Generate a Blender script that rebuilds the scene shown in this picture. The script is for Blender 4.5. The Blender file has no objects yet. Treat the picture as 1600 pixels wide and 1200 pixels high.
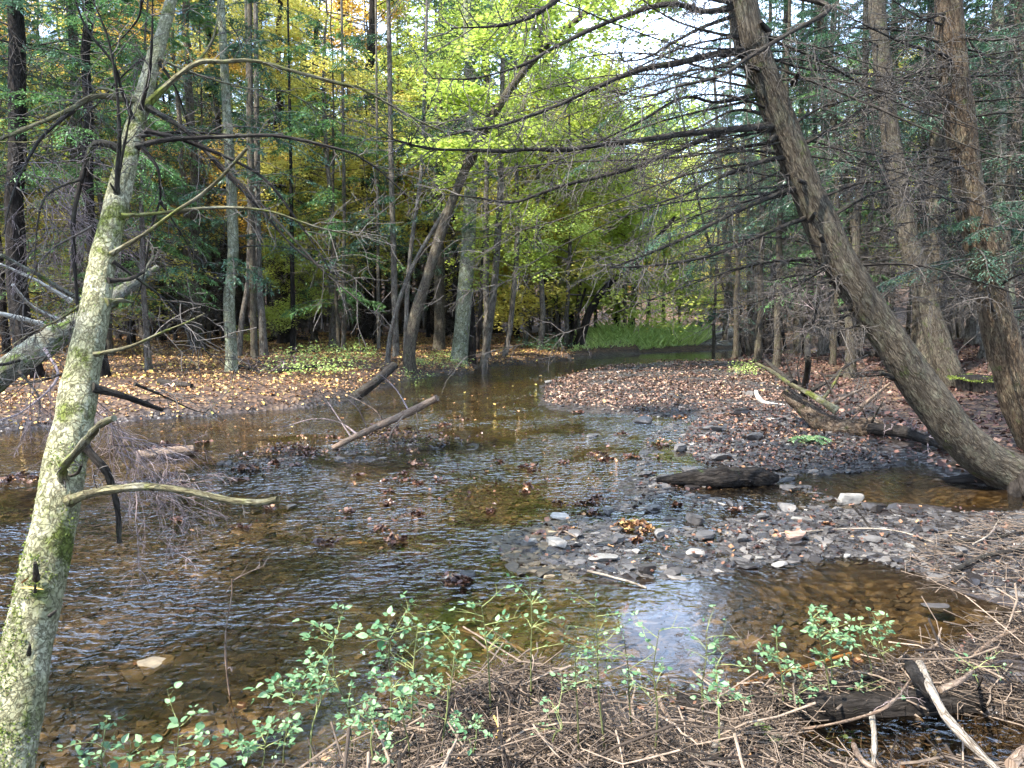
import bpy, math, numpy as np
from mathutils import Vector
C = bpy.context.scene.collection
rng = np.random.default_rng(11)
R_ = math.radians
sc = bpy.context.scene

# ------------------------------------------------------------------ survey: photo measurements -> metres
CH = 1.8                                   # eye height above the water
PA = math.atan(0.1)
FW = np.array([0, math.cos(PA), -math.sin(PA)]); UPV = np.array([0, math.sin(PA), math.cos(PA)])
CP = np.array([0., 0., CH])
def ray(u, v):
    return FW + (u-800)/1200*np.array([1., 0, 0]) + (600-v)/1200*UPV
def P(u, v, d):
    r = ray(u, v); return CP + r*(d/r[1])
def G(u, v, z=0.0):
    r = ray(u, v); return CP + r*((z-CH)/r[2])

# ------------------------------------------------------------------ noise
def _h(i, j, k):
    n = (i*374761393 + j*668265263 + k*2147483647 + 1013904223).astype(np.int64) & 0xffffffff
    n = ((n ^ (n >> 13))*1274126177) & 0xffffffff
    return ((n ^ (n >> 16)) & 0xffff)/65535.0
def noise3(x, y, z):
    x, y, z = np.broadcast_arrays(np.asarray(x, float), np.asarray(y, float), np.asarray(z, float))
    xi, yi, zi = np.floor(x).astype(np.int64), np.floor(y).astype(np.int64), np.floor(z).astype(np.int64)
    fx, fy, fz = x-xi, y-yi, z-zi
    fx, fy, fz = fx*fx*(3-2*fx), fy*fy*(3-2*fy), fz*fz*(3-2*fz)
    r = 0
    for a in (0, 1):
        for b in (0, 1):
            for c in (0, 1):
                w = (fx if a else 1-fx)*(fy if b else 1-fy)*(fz if c else 1-fz)
                r = r + w*_h(xi+a, yi+b, zi+c)
    return r*2-1
def fbm(x, y, z=0.0, o=4):
    r, a = 0, 1.0; x = np.asarray(x, float); y = np.asarray(y, float); z = np.asarray(z, float)
    for i in range(o):
        r = r + a*noise3(x+17.3*i, y-9.1*i, z+3.7*i); x, y, z, a = x*2.03, y*2.03, z*2.03, a*0.5
    return r

# ------------------------------------------------------------------ terrain
def sdist(poly, x, y):                     # positive inside
    poly = np.asarray(poly); x = np.asarray(x, float); y = np.asarray(y, float)
    d = np.full(x.shape, 1e9); ins = np.zeros(x.shape, bool)
    n = len(poly)
    for i in range(n):
        ax, ay = poly[i]; bx, by = poly[(i+1) % n]
        ex, ey = bx-ax, by-ay
        t = np.clip(((x-ax)*ex+(y-ay)*ey)/(ex*ex+ey*ey+1e-12), 0, 1)
        d = np.minimum(d, (x-ax-t*ex)**2+(y-ay-t*ey)**2)
        c = ((ay > y) != (by > y))
        with np.errstate(divide='ignore', invalid='ignore'):
            xx = ex*(y-ay)/(ey if abs(ey) > 1e-12 else 1e-12)+ax
        ins ^= c & (x < xx)
    d = np.sqrt(d)
    return np.where(ins, d, -d)
def gp(l): return [tuple(G(u, v)[:2]) for u, v in l]
LEFT = [(-90, 9.5)] + gp([(-300, 690), (0, 672), (150, 662), (250, 655), (400, 645), (480, 638), (550, 625), (600, 606), (650, 592), (700, 586), (735, 584), (752, 574), (860, 567), (900, 561), (1000, 553), (1145, 548)]) + [(12, 32.5), (90, 36), (90, 260), (-120, 260)]
RIGHT = gp([(1145, 561), (1175, 578), (1230, 610), (1290, 655), (1350, 690), (1430, 722), (1500, 752), (1600, 772), (1700, 800)]) + [(12, 6.0), (60, -20), (90, 20), (90, 30), (12, 28)]
BAR = gp([(866, 590), (940, 574), (1010, 567), (1150, 562), (1260, 600), (1320, 660), (1290, 690), (1230, 700), (1150, 670), (1080, 655), (940, 648), (850, 634), (846, 612)])
SHOAL = gp([(1050, 655), (1000, 690), (985, 730), (990, 775), (930, 800), (850, 825), (815, 850), (830, 885), (940, 905), (1080, 912), (1150, 895), (1250, 880), (1400, 880), (1600, 870), (1900, 880), (1900, 800), (1640, 795), (1500, 800), (1330, 785), (1230, 745), (1340, 740), (1420, 725), (1300, 660), (1200, 650)])
FIELD = gp([(1085, 655), (1060, 690), (1085, 725), (1220, 738), (1345, 738), (1420, 728), (1350, 690), (1290, 655), (1200, 640)])
FIELD2 = gp([(1130, 815), (1200, 797), (1300, 800), (1400, 812), (1500, 806), (1640, 798), (1950, 800), (1950, 960), (1600, 950), (1500, 925), (1420, 895), (1330, 876), (1200, 880), (1120, 860)])
RIP1 = gp([(380, 700), (560, 690), (700, 680), (740, 700), (640, 720), (430, 735), (300, 735)])
RIP2 = gp([(150, 690), (300, 688), (310, 712), (160, 715)])
NEAR = gp([(-900, 1330), (200, 1270), (420, 1215), (560, 1190), (650, 1130), (720, 1072), (800, 1045), (900, 1070), (1000, 1096), (1090, 1105), (1200, 1088), (1300, 1068), (1420, 1040), (1500, 1000), (1600, 965), (1900, 920)]) + [(12, 4), (30, -20), (-30, -20)]
PIT = G(1470, 1140, 0.1)[:2]
def hgt(x, y, detail=True):
    x = np.asarray(x, float); y = np.asarray(y, float)
    n1 = fbm(x*0.9, y*0.9, 0, 3); n2 = fbm(x*4, y*4, 5, 3)
    h = -0.20+0.05*n1+0.015*n2
    s = sdist(LEFT, x, y)+0.12*n1
    H = np.where(x > 5, 0.10, 0.30)
    hl = np.where(s > 0, H*(1-np.exp(-s/0.35))+0.012*s+0.03*n1*np.clip(s, 0, 1)+np.clip(y-70, 0, 200)*0.22, np.maximum(s*0.45, -0.3))
    h = np.maximum(h, hl)
    s = sdist(RIGHT, x, y)+0.1*n1
    side = np.clip((x-2.5)/6, 0, 1)
    hr = np.where(s > 0, 0.22*(1-np.exp(-s/0.7))+0.13*np.clip(s-1.5, 0, 100)*side+0.05*n1*np.clip(s, 0, 1), np.maximum(s*0.4, -0.3))
    h = np.maximum(h, hr)
    s = sdist(BAR, x, y)+0.25*n1
    h = np.maximum(h, np.where(s > 0, 0.045*(1-np.exp(-s/0.5))+0.018*n2+0.012*n1, np.maximum(s*0.15, -0.3)))
    s = sdist(SHOAL, x, y)+0.2*n1
    sh = -0.016+0.026*n1+0.016*n2
    h = np.maximum(h, np.where(s > 0, sh*np.clip(s/0.3, 0, 1), np.maximum(s*0.25, -0.3)))
    for fl in (FIELD, FIELD2):
        s = sdist(fl, x, y)+0.15*n1
        h = np.maximum(h, np.where(s > 0, (0.022+0.02*n1+0.018*n2)*np.clip(s/0.25, 0, 1), np.maximum(s*0.25, -0.3)))
    for rp in (RIP1, RIP2):
        s = sdist(rp, x, y)+0.2*n1
        h = np.maximum(h, np.where(s > 0, -0.012+0.02*n2, np.maximum(s*0.3-0.01, -0.3)))
    s = sdist(NEAR, x, y)+0.06*n1
    hn = np.where(s > 0, 0.12*(1-np.exp(-s/0.35))+0.05*n1*np.clip(s*2, 0, 1)+0.05*n2*np.clip(s*2, 0, 1), np.maximum(s*0.5, -0.3))
    r2 = ((x-PIT[0])/0.50)**2+((y-PIT[1])/0.30)**2
    hn = hn-0.8*np.exp(-r2**2)*(s > 0)
    h = np.maximum(h, hn)
    return h
def GT(u, v):                              # first ground point seen at a photo position
    r = ray(u, v); t = np.concatenate([np.arange(1.5, 30, 0.02), np.arange(30, 120, 0.1)])
    p = CP[None]+t[:, None]*r[None]
    hh = hgt(p[:, 0], p[:, 1]); k = np.argmax(p[:, 2] < hh)
    q = p[k].copy(); q[2] = hh[k]; return q
def on(x, y): return float(hgt(np.array([x]), np.array([y]))[0])

# ------------------------------------------------------------------ mesh builder
def nrm(a): return a/(np.linalg.norm(a, axis=-1, keepdims=True)+1e-12)
class MB:
    def __init__(s): s.v = []; s.f = {3: [], 4: []}; s.n = 0; s.t = []; s.uv = []; s.m = {3: [], 4: []}
    def add(s, V, F, tone=0.5, uv=None, mat=0):
        V = np.asarray(V, float).reshape(-1, 3); F = np.asarray(F, int)
        k = F.shape[1]; s.f[k].append(F+s.n); s.m[k].append(np.full(len(F), mat))
        s.v.append(V); s.t.append(np.broadcast_to(np.asarray(tone, float), (len(V),)))
        s.uv.append(V[:, :2] if uv is None else uv); s.n += len(V)
    def tubes(s, PP, RR, sides=6, tone=0.5, mat=0, disp=None, cap=True):
        PP = np.asarray(PP, float); RR = np.asarray(RR, float)
        if PP.ndim == 2: PP = PP[None]; RR = RR[None]
        n, k, _ = PP.shape
        T = np.gradient(PP, axis=1); T = nrm(T)
        D = nrm(PP[:, -1]-PP[:, 0])
        ref = np.where(np.abs(D[:, 2:3]) > 0.75, np.array([[0., -1., 0.]]), np.array([[0., 0., 1.]]))
        A = nrm(np.cross(T, ref[:, None])); B = nrm(np.cross(T, A))
        th = np.arange(sides+1)*2*math.pi/sides
        ring = A[:, :, None]*np.cos(th)[None, None, :, None]+B[:, :, None]*np.sin(th)[None, None, :, None]
        rad = RR[:, :, None, None]
        V = PP[:, :, None]+ring*rad
        L = np.concatenate([np.zeros((n, 1)), np.cumsum(np.linalg.norm(np.diff(PP, axis=1), axis=2), axis=1)], 1)
        if disp is not None:
            V = V+ring*disp(V, th, L)[..., None]
            V[:, :, -1] = V[:, :, 0]
        U = th[None, None]*np.broadcast_to(RR.mean(axis=1)[:, None, None], (n, k, 1))
        UVv = np.stack([np.broadcast_to(U, (n, k, sides+1)), np.broadcast_to(L[:, :, None], (n, k, sides+1))], -1)
        i = np.arange(n)[:, None, None]*k*(sides+1)+np.arange(k-1)[None, :, None]*(sides+1)+np.arange(sides)[None, None]
        F = np.stack([i, i+sides+1, i+sides+2, i+1], -1).reshape(-1, 4)
        tn = np.asarray(tone, float)
        if tn.ndim == 1 and len(tn) == n: tn = np.repeat(tn, k*(sides+1))
        s.add(V, F, tn, UVv.reshape(-1, 2), mat)
        if cap:
            for e in (0, -1):
                cv = PP[:, e]; ringv = V[:, e]
                VV = np.concatenate([cv[:, None], ringv], 1)
                b = np.arange(n)[:, None]*(sides+2)
                q = np.arange(sides)[None]
                FF = np.stack([b+0*q, b+1+q, b+2+q], -1).reshape(-1, 3)
                t2 = np.repeat(np.asarray(tone, float), sides+2) if (np.ndim(tone) == 1 and len(np.asarray(tone)) == n) else tone
                if np.ndim(t2) == 1 and len(t2) != len(VV.reshape(-1, 3)): t2 = 0.5
                s.add(VV, FF, t2, None, mat)
    def inst(s, TV, TF, pos, M, scale, tone=None, mat=0):   # M columns = local axes
        TV = np.asarray(TV, float); n = len(pos)
        sc_ = np.asarray(scale, float)
        if sc_.ndim == 1: sc_ = sc_[:, None]
        L = TV[None]*sc_[:, None, :]
        V = np.einsum('nij,nmj->nmi', M, L)+np.asarray(pos)[:, None]
        off = np.arange(n)[:, None, None]*len(TV)
        tn = rng.random(n) if tone is None else tone
        tn = np.repeat(np.broadcast_to(tn, (n,)), len(TV))
        first = True
        for F in TF:
            F = np.asarray(F); FF = (F[None]+off).reshape(-1, F.shape[1])
            if first: s.add(V, FF, tn, None, mat); first = False
            else:
                k = F.shape[1]; s.f[k].append(FF+s.n-V.shape[0]*V.shape[1]); s.m[k].append(np.full(len(FF), mat))
    def mesh(s, name, mats, origin=(0, 0, 0), smooth=True):
        me = bpy.data.meshes.new(name)
        V = np.concatenate(s.v)-np.asarray(origin, float)[None]
        f3 = np.concatenate(s.f[3]) if s.f[3] else np.zeros((0, 3), int)
        f4 = np.concatenate(s.f[4]) if s.f[4] else np.zeros((0, 4), int)
        m = np.concatenate(s.m[3]+s.m[4])
        loops = np.concatenate([f3.ravel(), f4.ravel()]).astype(np.int32)
        tot = np.concatenate([np.full(len(f3), 3), np.full(len(f4), 4)])
        st = np.concatenate([[0], np.cumsum(tot)[:-1]]).astype(np.int32)
        me.vertices.add(len(V)); me.vertices.foreach_set('co', V.astype(np.float32).ravel())
        me.loops.add(len(loops)); me.loops.foreach_set('vertex_index', loops)
        me.polygons.add(len(tot)); me.polygons.foreach_set('loop_start', st)
        me.polygons.foreach_set('material_index', m.astype(np.int32))
        me.polygons.foreach_set('use_smooth', np.full(len(tot), smooth))
        me.update(calc_edges=True)
        a = me.attributes.new('tone', 'FLOAT', 'POINT'); a.data.foreach_set('value', np.concatenate(s.t).astype(np.float32))
        uvl = me.uv_layers.new(name='UVMap'); uvs = np.concatenate(s.uv)[loops]
        uvl.data.foreach_set('uv', uvs.astype(np.float32).ravel())
        for x in (mats if isinstance(mats, (list, tuple)) else [mats]): me.materials.append(x)
        return me
    def build(s, name, mats, parent=None, origin=(0, 0, 0), smooth=True):
        o = bpy.data.objects.new(name, s.mesh(name, mats, origin, smooth)); C.objects.link(o)
        if parent is not None: o.parent = parent
        else: o.location = Vector(tuple(float(q) for q in origin))
        return o
def tag(o, label=None, cat=None, group=None, kind=None):
    if label: o['label'] = label
    if cat: o['category'] = cat
    if group: o['group'] = group
    if kind: o['kind'] = kind
    return o
def thing(name, label, cat, loc, group=None, rz=0):
    o = bpy.data.objects.new(name, None); C.objects.link(o); o.empty_display_size = 0.2
    o.location = Vector(tuple(float(q) for q in loc)); o.rotation_euler.z = rz
    return tag(o, label, cat, group)
def copy_tree(o, parent=None):
    c = o.copy(); C.objects.link(c); c.parent = parent
    for ch in list(o.children): copy_tree(ch, c)
    return c
def smooth_path(pts, n):                   # Catmull-Rom resample
    p = np.asarray(pts, float)
    if len(p) == 2: p = np.array([p[0], (p[0]+p[1])/2, p[1]])
    q = np.concatenate([[2*p[0]-p[1]], p, [2*p[-1]-p[-2]]])
    t = np.linspace(0, len(p)-1-1e-9, n); i = t.astype(int); f = (t-i)[:, None]
    a, b, c, d = q[i], q[i+1], q[i+2], q[i+3]
    return 0.5*((2*b)+(c-a)*f+(2*a-5*b+4*c-d)*f**2+(3*b-a-3*c+d)*f**3)
def rframe(n, tilt=0.5, up=None):          # random leaf frames about vertical
    az = rng.random(n)*2*math.pi
    N = np.stack([rng.normal(0, tilt, n), rng.normal(0, tilt, n), np.ones(n)], -1); N = nrm(N)
    a = np.stack([np.cos(az), np.sin(az), np.zeros(n)], -1)
    a = nrm(a-N*(a*N).sum(-1, keepdims=True)); b = np.cross(N, a)
    return np.stack([a, b, N], -1)
def frame_from(a, tilt=0.3):               # x axis along a, normal near up
    n = len(a); a = nrm(a)
    N = np.stack([rng.normal(0, tilt, n), rng.normal(0, tilt, n), np.ones(n)], -1)
    N = nrm(N-a*(a*N).sum(-1, keepdims=True)); b = np.cross(N, a)
    return np.stack([a, b, N], -1)

# ------------------------------------------------------------------ materials
def new_mat(name):
    m = bpy.data.materials.new(name); m.use_nodes = True; nt = m.node_tree; nt.nodes.clear()
    return m, nt, nt.nodes.new('ShaderNodeOutputMaterial')
def N_(nt, t, **k):
    n = nt.nodes.new(t)
    for a, b in k.items():
        if a.startswith('i_'):
            key = a[2:].replace('_', ' '); key = int(key) if key.isdigit() else key
            n.inputs[key].default_value = b
        else: setattr(n, a, b)
    return n
def ramp(nt, fac, stops, interp='LINEAR'):
    r = nt.nodes.new('ShaderNodeValToRGB'); r.color_ramp.interpolation = interp
    e = r.color_ramp.elements
    while len(e) < len(stops): e.new(0.5)
    for q, (p, c) in zip(e, stops): q.position = p; q.color = (c[0], c[1], c[2], 1) if len(c) == 3 else c
    nt.links.new(fac, r.inputs[0]); return r.outputs[0]
def mixc(nt, f, a, b, mode='MIX'):
    m = N_(nt, 'ShaderNodeMix', data_type='RGBA', blend_type=mode)
    for s_, v_ in ((m.inputs[0], f), (m.inputs[6], a), (m.inputs[7], b)):
        if hasattr(v_, 'links'): nt.links.new(v_, s_)
        else: s_.default_value = v_ if not isinstance(v_, tuple) else (v_[0], v_[1], v_[2], 1)
    return m.outputs[2]
def math_(nt, op, a, b=None, clamp=False):
    m = N_(nt, 'ShaderNodeMath', operation=op, use_clamp=clamp)
    for s_, v_ in zip(m.inputs, (a, b)):
        if v_ is None: continue
        if hasattr(v_, 'links'): nt.links.new(v_, s_)
        else: s_.default_value = v_
    return m.outputs[0]
def noise_(nt, vec, scale, detail=4, rough=0.55, dist=0.0):
    n = N_(nt, 'ShaderNodeTexNoise', i_Scale=scale, i_Detail=detail, i_Roughness=rough, i_Distortion=dist)
    nt.links.new(vec, n.inputs['Vector']); return n.outputs[0]
def mapping(nt, vec, scale=(1, 1, 1)):
    m = N_(nt, 'ShaderNodeMapping'); m.inputs['Scale'].default_value = scale; nt.links.new(vec, m.inputs['Vector']); return m.outputs[0]
def pos_(nt): return N_(nt, 'ShaderNodeNewGeometry').outputs['Position']
def attr(nt, name='tone'): return N_(nt, 'ShaderNodeAttribute', attribute_name=name).outputs['Fac']
def principled(nt, out, col, rough=0.8, spec=0.3, normal=None):
    b = N_(nt, 'ShaderNodeBsdfPrincipled')
    for k, v in (('Base Color', col), ('Roughness', rough), ('Specular IOR Level', spec)):
        if hasattr(v, 'links'): nt.links.new(v, b.inputs[k])
        else: b.inputs[k].default_value = (v[0], v[1], v[2], 1) if isinstance(v, tuple) else v
    if normal: nt.links.new(normal, b.inputs['Normal'])
    nt.links.new(b.outputs[0], out.inputs[0]); return b
def bump(nt, h, strength=0.6, dist=0.02):
    b = N_(nt, 'ShaderNodeBump', i_Strength=strength, i_Distance=dist); nt.links.new(h, b.inputs['Height']); return b.outputs[0]

def bark(name, dark, light, moss=None, moss_amt=0.0, sx=22.0, sy=5.0, lich=0.0, dist=0.02, crack=0.12, rough=0.9, wrp=0.05, vor=1.0, lc=(0.45, 0.47, 0.40)):
    m, nt, out = new_mat(name)
    uv = N_(nt, 'ShaderNodeUVMap').outputs[0]; ps = pos_(nt)
    w = N_(nt, 'ShaderNodeTexNoise', i_Scale=9.0, i_Detail=3.0); nt.links.new(uv, w.inputs['Vector'])
    off = N_(nt, 'ShaderNodeVectorMath', operation='SCALE'); off.inputs['Scale'].default_value = wrp; nt.links.new(w.outputs[1], off.inputs[0])
    ad = N_(nt, 'ShaderNodeVectorMath', operation='ADD'); nt.links.new(uv, ad.inputs[0]); nt.links.new(off.outputs[0], ad.inputs[1])
    vo = N_(nt, 'ShaderNodeTexVoronoi', feature='DISTANCE_TO_EDGE', i_Scale=1.0); nt.links.new(mapping(nt, ad.outputs[0], (sx, sy, 1)), vo.inputs['Vector'])
    vc = N_(nt, 'ShaderNodeTexVoronoi', feature='F1', i_Scale=1.0); nt.links.new(mapping(nt, ad.outputs[0], (sx, sy, 1)), vc.inputs['Vector'])
    fine = noise_(nt, mapping(nt, uv, (60, 22, 1)), 1.0, 6, 0.65)
    big = noise_(nt, ps, 2.2, 4, 0.6)
    rn = N_(nt, 'ShaderNodeTexNoise', i_Scale=1.0, i_Detail=5.0, i_Roughness=0.6, i_Distortion=0.6); nt.links.new(mapping(nt, uv, (sx*0.9, sy*0.9, 1)), rn.inputs['Vector'])
    ridge = ramp(nt, math_(nt, 'ABSOLUTE', math_(nt, 'SUBTRACT', rn.outputs[0], 0.5)), [(0.0, (0, 0, 0)), (0.05, (1, 1, 1))])
    msk = ramp(nt, noise_(nt, mapping(nt, uv, (sx*0.5, sy*0.5, 1)), 1.0, 3, 0.6), [(0.42, (0, 0, 0)), (0.58, (1, 1, 1))])
    vp = ramp(nt, vo.outputs['Distance'], [(0.0, (0, 0, 0)), (crack, (1, 1, 1))])
    vp = math_(nt, 'MAXIMUM', vp, math_(nt, 'MULTIPLY', msk, 0.85))
    vp = math_(nt, 'ADD', math_(nt, 'MULTIPLY', vp, vor), 1-vor)
    plate = math_(nt, 'MULTIPLY', vp, math_(nt, 'ADD', math_(nt, 'MULTIPLY', ridge, 0.6+0.3*(1-vor)), 0.4-0.3*(1-vor)))
    f = math_(nt, 'MULTIPLY', fine, 1.0)
    col = mixc(nt, ramp(nt, fine, [(0.3, (0, 0, 0)), (0.7, (1, 1, 1))]), dark, light)
    sep = N_(nt, 'ShaderNodeSeparateColor'); nt.links.new(vc.outputs['Color'], sep.inputs[0])
    col = mixc(nt, 0.45, col, mixc(nt, sep.outputs[0], dark, light))
    if lich: col = mixc(nt, math_(nt, 'MULTIPLY', ramp(nt, noise_(nt, ps, 7.0, 5, 0.7), [(0.50, (0, 0, 0)), (0.62, (1, 1, 1))]), lich), col, lc)
    if moss:
        mm = ramp(nt, noise_(nt, ps, 5.0, 6, 0.72), [(0.62-0.3*moss_amt, (0, 0, 0)), (0.72-0.3*moss_amt, (1, 1, 1))])
        col = mixc(nt, mm, col, moss)
    dk = mixc(nt, 1.0, col, (0.22, 0.19, 0.16), 'MULTIPLY')
    col = mixc(nt, plate, dk, col)
    col = mixc(nt, 1.0, col, ramp(nt, big, [(0.3, (0.7, 0.7, 0.7)), (0.7, (1.15, 1.12, 1.1))]), 'MULTIPLY')
    hh = math_(nt, 'ADD', math_(nt, 'MULTIPLY', plate, 0.7), math_(nt, 'MULTIPLY', fine, 0.6))
    principled(nt, out, col, rough, 0.15, bump(nt, hh, 0.9, dist))
    return m
def leafmat(name, lo, hi, trans=0.45, use_obj=True, gloss=0.06, rough=0.45):
    m, nt, out = new_mat(name)
    t = attr(nt); c = ramp(nt, t, [(0.0, lo), (1.0, hi)])
    if use_obj:
        oi = N_(nt, 'ShaderNodeObjectInfo'); c = mixc(nt, 1.0, c, oi.outputs['Color'], 'MULTIPLY')
    d = N_(nt, 'ShaderNodeBsdfDiffuse'); tr = N_(nt, 'ShaderNodeBsdfTranslucent'); g = N_(nt, 'ShaderNodeBsdfGlossy', i_Roughness=rough)
    nt.links.new(c, d.inputs[0]); nt.links.new(c, tr.inputs[0]); g.inputs[0].default_value = (1, 1, 1, 1)
    m1 = N_(nt, 'ShaderNodeMixShader', i_0=trans); nt.links.new(d.outputs[0], m1.inputs[1]); nt.links.new(tr.outputs[0], m1.inputs[2])
    m2 = N_(nt, 'ShaderNodeMixShader', i_0=gloss); nt.links.new(m1.outputs[0], m2.inputs[1]); nt.links.new(g.outputs[0], m2.inputs[2])
    nt.links.new(m2.outputs[0], out.inputs[0]); return m
def twigmat(name, lo, hi, rough=0.85):
    m, nt, out = new_mat(name)
    c = ramp(nt, attr(nt), [(0.0, lo), (1.0, hi)])
    n = noise_(nt, pos_(nt), 40, 4, 0.6)
    c = mixc(nt, 1.0, c, ramp(nt, n, [(0.3, (0.6, 0.6, 0.6)), (0.7, (1.3, 1.3, 1.3))]), 'MULTIPLY')
    principled(nt, out, c, rough, 0.2, bump(nt, n, 0.5, 0.004)); return m
def stonemat(name, lo, hi, rlo=0.25, rhi=0.7):
    m, nt, out = new_mat(name)
    oi = N_(nt, 'ShaderNodeObjectInfo'); ps = pos_(nt)
    k = math_(nt, 'FRACT', math_(nt, 'ADD', attr(nt), oi.outputs['Random']))
    c = ramp(nt, k, [(0.0, lo), (0.5, tuple((a*0.85+b*0.15) for a, b in zip(lo, hi))), (0.85, tuple((a*0.7+b*0.3) for a, b in zip(lo, hi))), (1.0, hi)])
    n = noise_(nt, ps, 18, 6, 0.65)
    c = mixc(nt, 1.0, c, ramp(nt, n, [(0.3, (0.62, 0.60, 0.58)), (0.7, (1.3, 1.28, 1.22))]), 'MULTIPLY')
    n2 = noise_(nt, mapping(nt, ps, (12, 12, 60)), 1.0, 4, 0.6)
    r = ramp(nt, k, [(0.0, (rlo,)*3), (1.0, (rhi,)*3)])
    principled(nt, out, c, r, 0.5, bump(nt, math_(nt, 'ADD', n, n2), 0.5, 0.01)); return m

M = {}
M['hero'] = bark('pale_scaly_bark', (0.15, 0.145, 0.075), (0.38, 0.365, 0.22), (0.12, 0.14, 0.03), 0.30, 46, 30, 0.45, 0.009, 0.09, lc=(0.50, 0.47, 0.34), wrp=0.09, vor=0.5)
M['hero_moss'] = bark('mossy_bark', (0.20, 0.20, 0.09), (0.50, 0.48, 0.32), (0.11, 0.15, 0.022), 0.55, 26, 14, 0.4, 0.006, 0.10)
M['hem'] = bark('brown_furrowed_bark', (0.052, 0.043, 0.033), (0.160, 0.135, 0.098), (0.09, 0.11, 0.035), 0.14, 60, 9.0, 0.35, 0.012, 0.2, lc=(0.18, 0.185, 0.125))
M['hem_or'] = bark('orange_brown_bark', (0.075, 0.053, 0.034), (0.20, 0.145, 0.092), (0.12, 0.13, 0.05), 0.05, 58, 11.0, 0.3, 0.012, 0.2, lc=(0.30, 0.27, 0.17))
M['grey'] = bark('grey_bark', (0.075, 0.065, 0.052), (0.22, 0.19, 0.155), (0.13, 0.15, 0.05), 0.05, 30, 4.5, 0.35, 0.01, 0.12, lc=(0.34, 0.34, 0.27))
M['pale'] = bark('pale_mossy_bark', (0.10, 0.105, 0.06), (0.27, 0.275, 0.19), (0.13, 0.16, 0.04), 0.2, 20, 9, 0.5, 0.008, 0.08, lc=(0.42, 0.46, 0.36))
M['dark'] = bark('dark_wet_bark', (0.012, 0.010, 0.009), (0.05, 0.042, 0.035), (0.05, 0.07, 0.02), 0.0, 30, 5, 0.0, 0.012, 0.2)
M['mosslog'] = bark('log_bark_with_lichen', (0.09, 0.085, 0.06), (0.25, 0.24, 0.18), (0.09, 0.13, 0.025), 0.4, 30, 12, 0.5, 0.01, 0.1, lc=(0.33, 0.37, 0.31))
M['limb'] = bark('dark_limb_bark', (0.016, 0.013, 0.011), (0.065, 0.055, 0.045), (0.08, 0.10, 0.03), 0.10, 50, 10, 0.15, 0.004, 0.1, lc=(0.17, 0.18, 0.13))
M['limb_m'] = bark('mossy_limb_bark', (0.07, 0.06, 0.035), (0.22, 0.20, 0.11), (0.13, 0.15, 0.03), 0.35, 50, 10, 0.2, 0.004, 0.1)
M['rotten'] = bark('rotten_wood', (0.06, 0.04, 0.028), (0.24, 0.175, 0.12), (0.09, 0.11, 0.03), 0.15, 24, 14, 0.3, 0.02, 0.25, lc=(0.22, 0.19, 0.13))
M['driftwood'] = bark('bleached_wood', (0.20, 0.16, 0.12), (0.48, 0.42, 0.34), None, 0, 70, 6, 0.0, 0.004, 0.06)
M['stick'] = bark('brown_stick_bark', (0.13, 0.085, 0.06), (0.34, 0.25, 0.18), None, 0, 60, 8, 0.1, 0.003, 0.06)
M['whitewood'] = bark('white_weathered_wood', (0.42, 0.38, 0.30), (0.78, 0.74, 0.64), None, 0, 60, 8, 0.0, 0.004, 0.06)
M['splint'] = bark('split_orange_wood', (0.45, 0.22, 0.08), (0.75, 0.45, 0.20), None, 0, 90, 4, 0.0, 0.004, 0.04)
M['twig'] = twigmat('thin_twig', (0.03, 0.026, 0.022), (0.13, 0.112, 0.096))
M['twig_b'] = twigmat('brown_twig', (0.014, 0.010, 0.008), (0.27, 0.20, 0.145))
M['twig_p'] = twigmat('purple_grey_twig', (0.12, 0.085, 0.08), (0.36, 0.28, 0.26))
M['hneedle'] = leafmat('hemlock_needles', (0.028, 0.052, 0.032), (0.085, 0.130, 0.075), 0.3, True, 0.05)
M['leaf'] = leafmat('broad_leaves', (0.60, 0.62, 0.6), (1.0, 0.92, 0.9), 0.55, True, 0.04)
M['weed'] = leafmat('herb_leaves', (0.07, 0.18, 0.075), (0.30, 0.45, 0.22), 0.4, False, 0.03)
M['weedstem'] = twigmat('herb_stem', (0.045, 0.045, 0.02), (0.34, 0.38, 0.14), 0.5)
M['grass'] = leafmat('grass_blades', (0.28, 0.42, 0.08), (0.66, 0.80, 0.26), 0.5, False, 0.05)
def littermat(name, stops, rough=0.6, spec=0.3):
    m, nt, out = new_mat(name)
    c = ramp(nt, attr(nt), stops); n = noise_(nt, pos_(nt), 60, 3, 0.6)
    c = mixc(nt, 1.0, c, ramp(nt, n, [(0.3, (0.7, 0.7, 0.7)), (0.7, (1.2, 1.2, 1.2))]), 'MULTIPLY')
    principled(nt, out, c, rough, spec); return m
LS = [(0.0, (0.10, 0.045, 0.022)), (0.3, (0.26, 0.12, 0.05)), (0.55, (0.42, 0.22, 0.09)), (0.8, (0.58, 0.37, 0.17)), (0.93, (0.66, 0.44, 0.10)), (1.0, (0.45, 0.42, 0.12))]
M['litter'] = littermat('dry_leaves', LS)
M['litter_pink'] = littermat('pinkish_dry_leaves', [(0.0, (0.05, 0.024, 0.018)), (0.4, (0.15, 0.082, 0.056)), (0.75, (0.28, 0.175, 0.12)), (0.95, (0.44, 0.31, 0.21)), (1.0, (0.50, 0.32, 0.12))])
M['litter_red'] = littermat('reddish_dry_leaves', [(0.0, (0.03, 0.014, 0.011)), (0.4, (0.080, 0.038, 0.029)), (0.8, (0.16, 0.080, 0.058)), (1.0, (0.30, 0.19, 0.13))])
M['litter_wet'] = littermat('wet_leaves', [(0.0, (0.03, 0.013, 0.009)), (0.5, (0.10, 0.045, 0.028)), (0.85, (0.22, 0.11, 0.06)), (1.0, (0.45, 0.24, 0.10))], 0.35, 0.5)
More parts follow.
